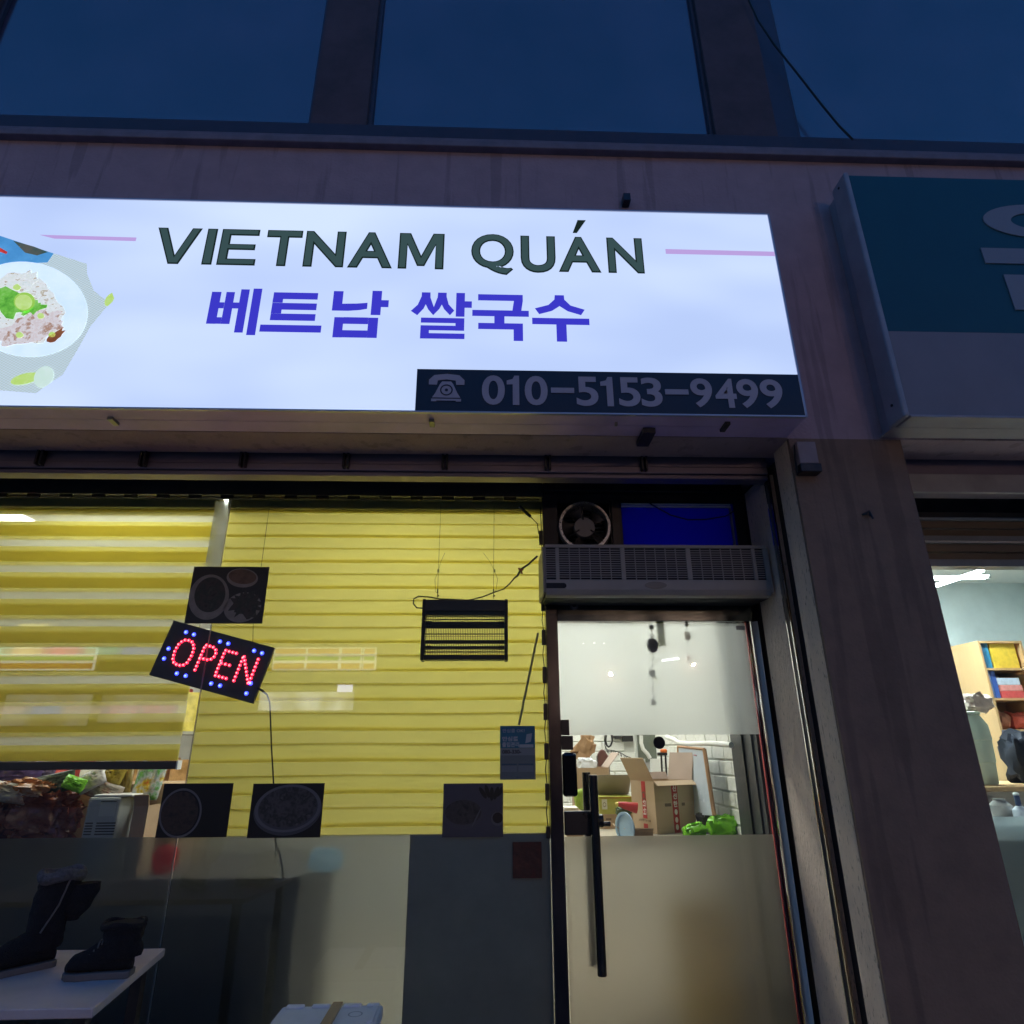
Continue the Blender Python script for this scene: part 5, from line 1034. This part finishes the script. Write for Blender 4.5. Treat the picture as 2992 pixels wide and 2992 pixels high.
# metal rack with packets behind the left blind
rk = thing('metal_rack', 'white metal rack of goods behind the left blind', 'rack', (-2.6, 5.0, .02))
RKM = mat('rack_white', (.55, .56, .56), .5)
for x in (-3.9, -1.5):
    for y in (4.85, 5.25): MB().box(x-.02, x+.02, y-.02, y+.02, .02, 2.55).build('post', RKM, rk)
for z in (1.15, 1.62, 2.08, 2.5): MB().box(-3.92, -1.48, 4.83, 5.27, z-.02, z).build('shelf', RKM, rk)
cols_ = [((.55, .05, .04), 'red'), ((.60, .50, .08), 'yellow'), ((.08, .35, .10), 'green'), ((.10, .14, .45), 'blue'), ((.62, .60, .56), 'white'), ((.45, .24, .08), 'tan')]
posn = ['first', 'second', 'third', 'fourth', 'fifth', 'sixth', 'seventh', 'eighth']; lev = ['lowest', 'middle', 'upper']
for r_, z in enumerate((1.15, 1.62, 2.08)):
    x = -3.8; k = 0
    while x < -1.75 and k < 8:
        w_ = random.uniform(.17, .28); h_ = random.uniform(.15, .32); c_, cn_ = random.choice(cols_)
        solo('goods_box', MB().box(x, x+w_, 4.88, 5.15, z+.001, z+h_), printed('goods_%d_%d' % (r_, k), [c_, tuple(min(1, v*1.5+.1) for v in c_), c_], 9), f'{cn_} goods box, {posn[k]} from the left on the {lev[r_]} rack shelf', 'box', 'boxes on the rack behind the blind', bevel=.004)
        x += w_+random.uniform(.02, .07); k += 1
# white cabinet, red tub and blue cloth blurred behind the grey film
p = at(455, 2515, G+.06); solo('red_tub', bag(p.x, G+.16, p.z-.01, .12, .09, .13, 61, 20, .12), cloth('dull_red_plastic', (.75, .10, .09), .7), 'dull red bundle dimly seen behind the grey film', 'bundle', smooth=50)
p = at(965, 2520, G+.04); solo('pale_cloth', bag(p.x-.04, G+.12, p.z, .17, .06, .11, 66, 22, .2), cloth('pale_blue_cloth', (.72, .86, .95), .75), 'pale blue cloth dimly seen behind the grey film', 'cloth', smooth=50)

# ---------------------------------------------------------------- outdoor table with boots, foam box
TT = .75; fe = onz(274, 2945, TT); bk = onz(484, 2770, TT)
ot = thing('outdoor_table', 'white table in front of the window carrying the boots', 'table', (-1.9, 2.75, 0))
x1 = (fe.x+bk.x)/2
MB().prism([(0, 0)], 0, 0) if False else None
b = MB(); b.hex([(-2.75, fe.y, TT-.028), (fe.x, fe.y, TT-.028), (bk.x, bk.y, TT-.028), (-2.75, bk.y, TT-.028), (-2.75, fe.y, TT), (fe.x, fe.y, TT), (bk.x, bk.y, TT), (-2.75, bk.y, TT)])
b.build('tabletop', mat('scuffed_white_top', (.66, .55, .54), .45, var=.15, scale=4), ot, bevel=.004)
for x, y in ((fe.x-.06, fe.y+.06), (bk.x-.06, bk.y-.06), (-2.65, fe.y+.06), (-2.65, bk.y-.06)): MB().box(x-.02, x+.02, y-.02, y+.02, 0, TT-.029).build('leg', DARKMETAL, ot)
BOOT = mat('black_suede', (.014, .011, .012), .9, var=.5, scale=40, bump=.9, bscale=160); FUR = mat('grey_fur', (.13, .12, .12), .95, var=.4, scale=60, bump=1., bscale=90); SOLE = mat('grey_rubber_sole', (.16, .14, .13), .7, var=.15)
def loft(rings, n=22):
    V = []; F = []; fine = []
    for r0, r1 in zip(rings, rings[1:]):
        for q in range(4): fine.append(tuple(tuple(x+(y-x)*q/4 for x, y in zip(r0[i], r1[i])) if i < 3 else r0[i]+(r1[i]-r0[i])*(lambda w: w*w*(3-2*w))(q/4) for i in range(5)))
    rings = fine+[rings[-1]]
    for c, a, bq, ra, rb in rings:
        for k in range(n):
            t_ = 2*math.pi*k/n; j_ = 1+.10*noise.noise(Vector((math.cos(t_)*2.2+c[2]*30, math.sin(t_)*2.2, c[0]*22+c[2]*45))); V.append(Vector(c)+Vector(a)*ra*j_*math.cos(t_)+Vector(bq)*rb*j_*math.sin(t_))
    for i in range(len(rings)-1):
        for k in range(n): F.append((i*n+k, i*n+(k+1) % n, (i+1)*n+(k+1) % n, (i+1)*n+k))
    F += [tuple(range(n-1, -1, -1)), tuple((len(rings)-1)*n+k for k in range(n))]
    b = MB(); b.add(V, F); return b
def boot(label, loc, rz, ln, ht, lean, tall):
    t = thing('boot', label, 'boot', loc, (0, 0, rz), group='pair of dark boots on the white table')
    h0 = .022; X_, Z_, Y_ = (1, 0, 0), (0, 0, 1), (0, 1, 0)
    # sole outline, toe towards -x
    pl = [(ln*(.5-u), w_) for u, w_ in ((0, .028), (.06, .036), (.3, .034), (.5, .033), (.75, .043), (.92, .034), (1, .012))]; V = [(x, y) for x, y in pl]+[(x, -y) for x, y in pl[::-1]]; n = len(V)
    b = MB(); b.add([(x, y, 0) for x, y in V]+[(x, y, h0) for x, y in V], [tuple(range(n-1, -1, -1)), tuple(range(n, 2*n))]+[(i, (i+1) % n, (i+1) % n+n, i+n) for i in range(n)]); b.build('sole', SOLE, t, bevel=.004, local=True)
    foot = [((ln*(.5-u), 0, h0+hh*.5), Y_, Z_, w_, hh*.52) for u, w_, hh in ((.01, .012, .03), (.05, .030, .07), (.2, .036, .10), (.4, .035, .105), (.55, .037, .085), (.75, .041, .062), (.9, .034, .048), (.985, .012, .025))]
    loft(foot).build('upper', BOOT, t, smooth=60, local=True)
    z_ = lambda q: h0+.04+(ht-h0-.04)*q
    sh = [((ln*.30+lean*q*q+.004*math.sin(q*9), 0, z_(q)), X_, Y_, ra, rb) for q, ra, rb in ((0, .064, .042), (.2, .064, .048), (.45, .062, .054), (.7, .066, .058), (.9, .070, .060), (1, .070, .060))]
    loft(sh).build('shaft', BOOT, t, smooth=60, local=True)
    cxx = ln*.30+lean; b = MB(); V = []; F = []; n, m_ = 30, 10
    for i in range(n):
        a = 2*math.pi*i/n; jit = 1+.15*noise.noise(Vector((math.cos(a)*4, math.sin(a)*4, ht*30)))
        for k in range(m_):
            q = 2*math.pi*k/m_; r_ = .016*jit*(1.0 if tall else .5); V.append((cxx+(.068+r_*math.cos(q))*math.cos(a), (.058+r_*math.cos(q))*math.sin(a), ht-.004+r_*math.sin(q)*1.3+.006*math.sin(3*a)))
    for i in range(n):
        for k in range(m_): F.append((i*m_+k, ((i+1) % n)*m_+k, ((i+1) % n)*m_+(k+1) % m_, i*m_+(k+1) % m_))
    b.add(V, F); b.build('fur_collar' if tall else 'collar', FUR if tall else BOOT, t, smooth=60, local=True)
    if tall:
        MB().tube([(ln*.30+lean*.1-.03, -.046, z_(.25)), (ln*.30+lean*.5-.0, -.058, z_(.6)), (ln*.30+lean+.012, -.062, z_(.97))], .0035, 6).build('zip', mat('grey_zip', (.12, .115, .12), .5), t, local=True)
        sh2 = [((ln*.30+.055+.05*q, -.035, z_(q)), X_, Y_, ra, rb) for q, ra, rb in ((.35, .02, .02), (.5, .045, .035), (.7, .055, .04), (.84, .05, .035))]
        loft(sh2).build('folded_flap', BOOT, t, smooth=60, local=True)
    else:
        for k in range(5): 
            u = .42+.05*k; MB().tube([(ln*(.5-u), -.034, h0+.095-.010*k), (ln*(.5-u)-.008, 0, h0+.115-.012*k), (ln*(.5-u), .034, h0+.095-.010*k)], .0028, 5).build('lace', mat('grey_lace', (.14, .14, .14), .8), t, local=True)
    return t
p = onz(28, 2855, TT); boot('tall black boot with grey fur collar on the white table', (p.x-.02, p.y+.03, TT), R(48), .27, .305, .02, True)
p = onz(275, 2862, TT); boot('short black laced boot with pale sole on the white table', (p.x, p.y+.02, TT), R(6), .225, .165, -.01, False)
sz = .485; s0 = onz(830, 2937, sz); s1 = onz(1112, 2937, sz)
fb = thing('foam_box', 'white foam box closed with brown tape at the bottom edge', 'foam box', ((s0.x+s1.x)/2, s0.y-.18, 0))
FOAM = mat('white_foam', (.86, .87, .88), .7, var=.04, scale=20)
MB().box(s0.x, s1.x, s0.y-.36, s0.y, 0, sz-.06).build('foam_tub', FOAM, fb, bevel=.012); MB().box(s0.x-.008, s1.x+.008, s0.y-.368, s0.y+.008, sz-.059, sz-.006).build('foam_lid', FOAM, fb, bevel=.010)
wx = s1.x-s0.x
for u0, u1 in ((.04, .22), (.30, .48), (.62, .80), (.86, .985)): MB().box(s0.x+wx*u0, s0.x+wx*u1, s0.y-.030, s0.y-.002, sz-.0055, sz+.004).build('lid_rib', FOAM, fb, bevel=.004)
MB().box(s1.x-.03, s1.x-.004, s0.y-.20, s0.y-.035, sz-.0055, sz+.004).build('lid_rib', FOAM, fb, bevel=.004); MB().ring(0, 0, 0, .03, .03, .2, 24).move(Matrix.Translation((s1.x-.09, s0.y-.10, sz-.004)) @ Matrix.Rotation(R(-90), 4, 'X')).build('lid_mark', mat('foam_ring_mark', (.5, .52, .55), .8), fb)  # plain grey ring on the lid
MB().box(s0.x+wx*.50, s0.x+wx*.60, s0.y-.370, s0.y+.010, sz-.0052, sz+.0055).build('brown_tape', mat('brown_packing_tape', (.40, .24, .11), .3, var=.1), fb)

# ---------------------------------------------------------------- neighbour's room
bc0 = at(2862, 1872, 5.5); bcx = bc0.x; bw_ = .36
kc = thing('bookcase', 'wooden bookcase with books in the neighbouring shop', 'bookcase', (bcx+.18, 5.6, .02))
WOOD = mat('light_oak', (.55, .34, .16), .55, var=.12, scale=4, stretch=(1, 1, .2))
zt_ = bc0.z; MB().box(bcx-.02, bcx, 5.5, 5.86, .02, zt_).build('side_panel', WOOD, kc); MB().box(bcx+bw_, bcx+bw_+.02, 5.5, 5.86, .02, zt_).build('side_panel', WOOD, kc)
MB().box(bcx, bcx+bw_, 5.84, 5.86, .02, zt_).build('back_panel', mat('oak_back', (.34, .22, .12), .6, var=.1), kc)
zs_ = [at(2900, py, 5.5).z for py in (1958, 2046, 2138, 2290)]
for z in [zt_-.02]+zs_: MB().box(bcx, bcx+bw_, 5.5, 5.84, z, z+.018).build('shelf', WOOD, kc)
def book(x0, x1, z0, z1, c, l_, lay=False): solo('book', MB().box(x0, x1, 5.53, 5.78, z0, z1), printed('book_'+l_[:14].replace(' ', '_')+str(len(MATS)), [c, tuple(min(1, v*1.4) for v in c), c], 12), l_, 'book', 'books in the oak bookcase', bevel=.003)
z = zs_[0]+.019; book(bcx+.01, bcx+.055, z, z+.24, (.03, .16, .32), 'blue upright book on the top shelf'); book(bcx+.058, bcx+.085, z, z+.235, (.04, .22, .36), 'teal upright book beside the yellow one'); book(bcx+.10, bcx+.33, z, z+.22, (.62, .42, .04), 'wide yellow picture book on the top shelf')
z = zs_[1]+.019; book(bcx+.01, bcx+.04, z, z+.24, (.12, .22, .50), 'pale blue upright book on the second shelf'); book(bcx+.043, bcx+.085, z, z+.23, (.04, .10, .38), 'dark blue upright book on the second shelf')
book(bcx+.095, bcx+.31, z, z+.06, (.45, .06, .06), 'red book lying lowest on the second shelf'); book(bcx+.10, bcx+.30, z+.061, z+.11, (.55, .22, .20), 'pinkish book in the middle of the lying pile'); book(bcx+.09, bcx+.29, z+.111, z+.17, (.40, .46, .55), 'pale book on top of the lying pile')
z = zs_[2]+.019
for k, (c, l_) in enumerate((((.30, .12, .08), 'brown bundle left on the third shelf'), ((.45, .08, .06), 'red bundle right on the third shelf'))): solo('bundle', bag(bcx+.10+.15*k, 5.65, z+.075, .15, .16, .15, 70+k, 18, .3), mat('bundle_%d' % k, c, .7, var=.3, scale=20), l_, 'bundle', smooth=40)
tb_ = at(2868, 2290, 4.6); t0 = at(2875, 2090, 4.6)
gtub = thing('green_bin', 'pale green ribbed bin beside the column edge', 'bin', (tb_.x-.03, 4.6, tb_.z))
GB = mat('pale_green_plastic', (.55, .64, .52), .45, var=.06); gh_ = t0.z-tb_.z
MB().lathe([(.115, 0), (.125, gh_*.3), (.13, gh_*.31), (.135, gh_*.62), (.14, gh_*.63), (.135, gh_*.85), (.10, gh_)], tb_.x-.02, 4.6, tb_.z, 36).build('tub', GB, gtub, smooth=40)
MB().lathe([(.10, 0), (.108, .004), (.108, .018), (.095, .022)], tb_.x-.02, 4.6, t0.z+.001, 36).build('rim', GB, gtub, smooth=40)
p = at(2850, 2050, 4.6); solo('plastic_bag', bag(p.x, 4.6, t0.z+.085, .20, .16, .13, 81, 24, .3), mat('clear_bag', (.70, .55, .48), .3, var=.25, scale=9), 'clear bag on top of the pale green bin', 'plastic bag', smooth=45)
p = at(3005, 2215, 4.7); solo('dark_bag', bag(p.x, 4.7, p.z, .33, .22, .36, 84, 28, .25), mat('navy_cloth', (.008, .012, .026), .8, var=.3), 'dark navy bag at the right picture edge', 'bag', smooth=50)
ctz = at(2900, 2297, 4.4).z
ct = thing('counter', 'low wooden rimmed counter in the neighbouring shop', 'counter', (3.2, 4.4, .02))
MB().box(2.1, 4.6, 4.35, 5.0, .02, ctz-.03).build('front', mat('beige_counter', (.42, .36, .28), .6, var=.06), ct); MB().box(2.08, 4.62, 4.33, 5.02, ctz-.029, ctz).build('top_rim', WOOD, ct, bevel=.004)
sz_ = at(2930, 2385, 3.8).z-.02
st = thing('window_shelf', 'white shelf inside the neighbouring window', 'shelf', (3.0, 3.7, sz_)); MB().box(2.12, 4.6, 3.56, 3.98, sz_-.03, sz_).build('board', WHITEP, st); MB().box(2.2, 2.24, 3.6, 3.9, .02, sz_-.031).build('leg', WHITEP, st); MB().box(4.4, 4.44, 3.6, 3.9, .02, sz_-.031).build('leg', WHITEP, st)
p = at(2985, 2385, 3.75); pb = thing('pump_bottle', 'white bottle with dark blue neck on the window shelf', 'bottle', (p.x, 3.75, sz_))
MB().lathe([(.035, 0), (.038, .01), (.036, .055), (.016, .075)], p.x, 3.75, sz_+.001, 24).build('bottle_body', mat('bottle_white', (.70, .74, .80), .3), pb, smooth=40); MB().lathe([(.014, .076), (.014, .125), (.012, .13)], p.x, 3.75, sz_, 18).build('neck', mat('navy_plastic', (.03, .05, .12), .3), pb, smooth=40); MB().lathe([(.014, .1305), (.016, .137), (.008, .145)], p.x, 3.75, sz_, 18).build('cap', WHITEP, pb, smooth=40)
p = at(2935, 2385, 3.85); solo('glass_jar', MB().lathe([(.045, 0), (.058, .02), (.058, .07), (.03, .095), (.03, .105)], p.x, 3.86, sz_+.001, 28), mat('grey_jar_glass', (.28, .27, .25), .12), 'round grey glass jar left of the white bottle', 'jar', smooth=40)
a = at(2905, 2375, 3.7); b = MB().hex([(a.x-.06, 3.62, sz_+.001), (a.x+.06, 3.62, sz_+.001), (a.x+.06, 3.76, sz_+.001), (a.x-.06, 3.76, sz_+.001), (a.x-.06, 3.62, sz_+.03), (a.x+.06, 3.62, sz_+.006), (a.x+.06, 3.76, sz_+.006), (a.x-.06, 3.76, sz_+.03)]); solo('paper_pad', b, mat('white_paper', (0, 0, 0)), 'white paper pad on the shelf by the column', 'paper')

# ---------------------------------------------------------------- across the street (seen mirrored in the glass)
OB = thing('opposite_building', 'dark building across the street with lit striped shop fascia', 'building', (-4, -13, 0))
MB().box(-30, 30, -20, -13, 0, 11).build('wall', mat('far_wall', (.12, .11, .11), .9, var=.2, scale=1), OB)
def mirror(px, py, Y=-12.9):
    d_ = ray(px, py); h_ = CAM+d_*(G/d_.y); return h_ + Vector((d_.x, -d_.y, d_.z))*((G-Y)/d_.y)
ST = [emit('store_orange', (1., .33, .10), 1.0), emit('store_white', (1., .95, .85), 1.7), emit('store_green', (.18, .75, .12), .9)]
for xa, xb in ((0, 78), (84, 172), (176, 272), (800, 893), (896, 992), (995, 1056), (1060, 1098)):
    a, c = mirror(xa+2, 1892), mirror(xb-2, 1958); hh = a.z-c.z
    o = MB().box(min(a.x, c.x), max(a.x, c.x), -12.98, -12.90, c.z, a.z).build('fascia_panel', emit('fascia_frame_lit', (1., .96, .88), 1.7), OB)
    for k, (v0, v1, mm) in enumerate(((.06, .30, 0), (.30, .42, 1), (.42, .60, 2), (.60, .72, 1), (.72, .95, 0))): MB().box(min(a.x, c.x)+.04, max(a.x, c.x)-.04, -12.90, -12.88, c.z+hh*v0, c.z+hh*v1).build('stripe', ST[mm], o)
for xa, ya, xb, yb, s in ((760, 2022, 1030, 2075, 1.4), (300, 2030, 560, 2110, .45), (20, 2030, 250, 2120, .4)):
    a, c = mirror(xa, ya), mirror(xb, yb); MB().box(min(a.x, c.x), max(a.x, c.x), -12.95, -12.90, c.z, a.z).build('window', emit('far_window_%d' % xa, (.95, .97, 1.), s, var=.6, scale=1.5), OB)
a, c = mirror(987, 2001), mirror(1030, 2022); MB().box(min(a.x, c.x), max(a.x, c.x), -12.9, -12.87, c.z, a.z).build('lit_poster', emit('far_poster', (.7, .7, 1.), 4.), OB)
a, c = mirror(1935, 1930), mirror(1984, 1924); MB().tube([a, c], .035, 6).build('tube_lamp', emit('far_lamp', (1., 1., 1.), 9.), OB)
for px, py, r_, m_ in ((1785, 1969, .032, 'a'), (2027, 1942, .03, 'a'), (1705, 1880, .02, 'b'), (1737, 1878, .025, 'b'), (1765, 1880, .02, 'b')):
    a = mirror(px, py); MB().box(a.x-r_, a.x+r_, -12.95, -12.87, a.z-r_, a.z+r_).build('lamp', emit('far_spot', (1., .64, .44), 1600.) if m_ == 'a' else emit('far_spot_weak', (1., .95, .9), 5.), OB)
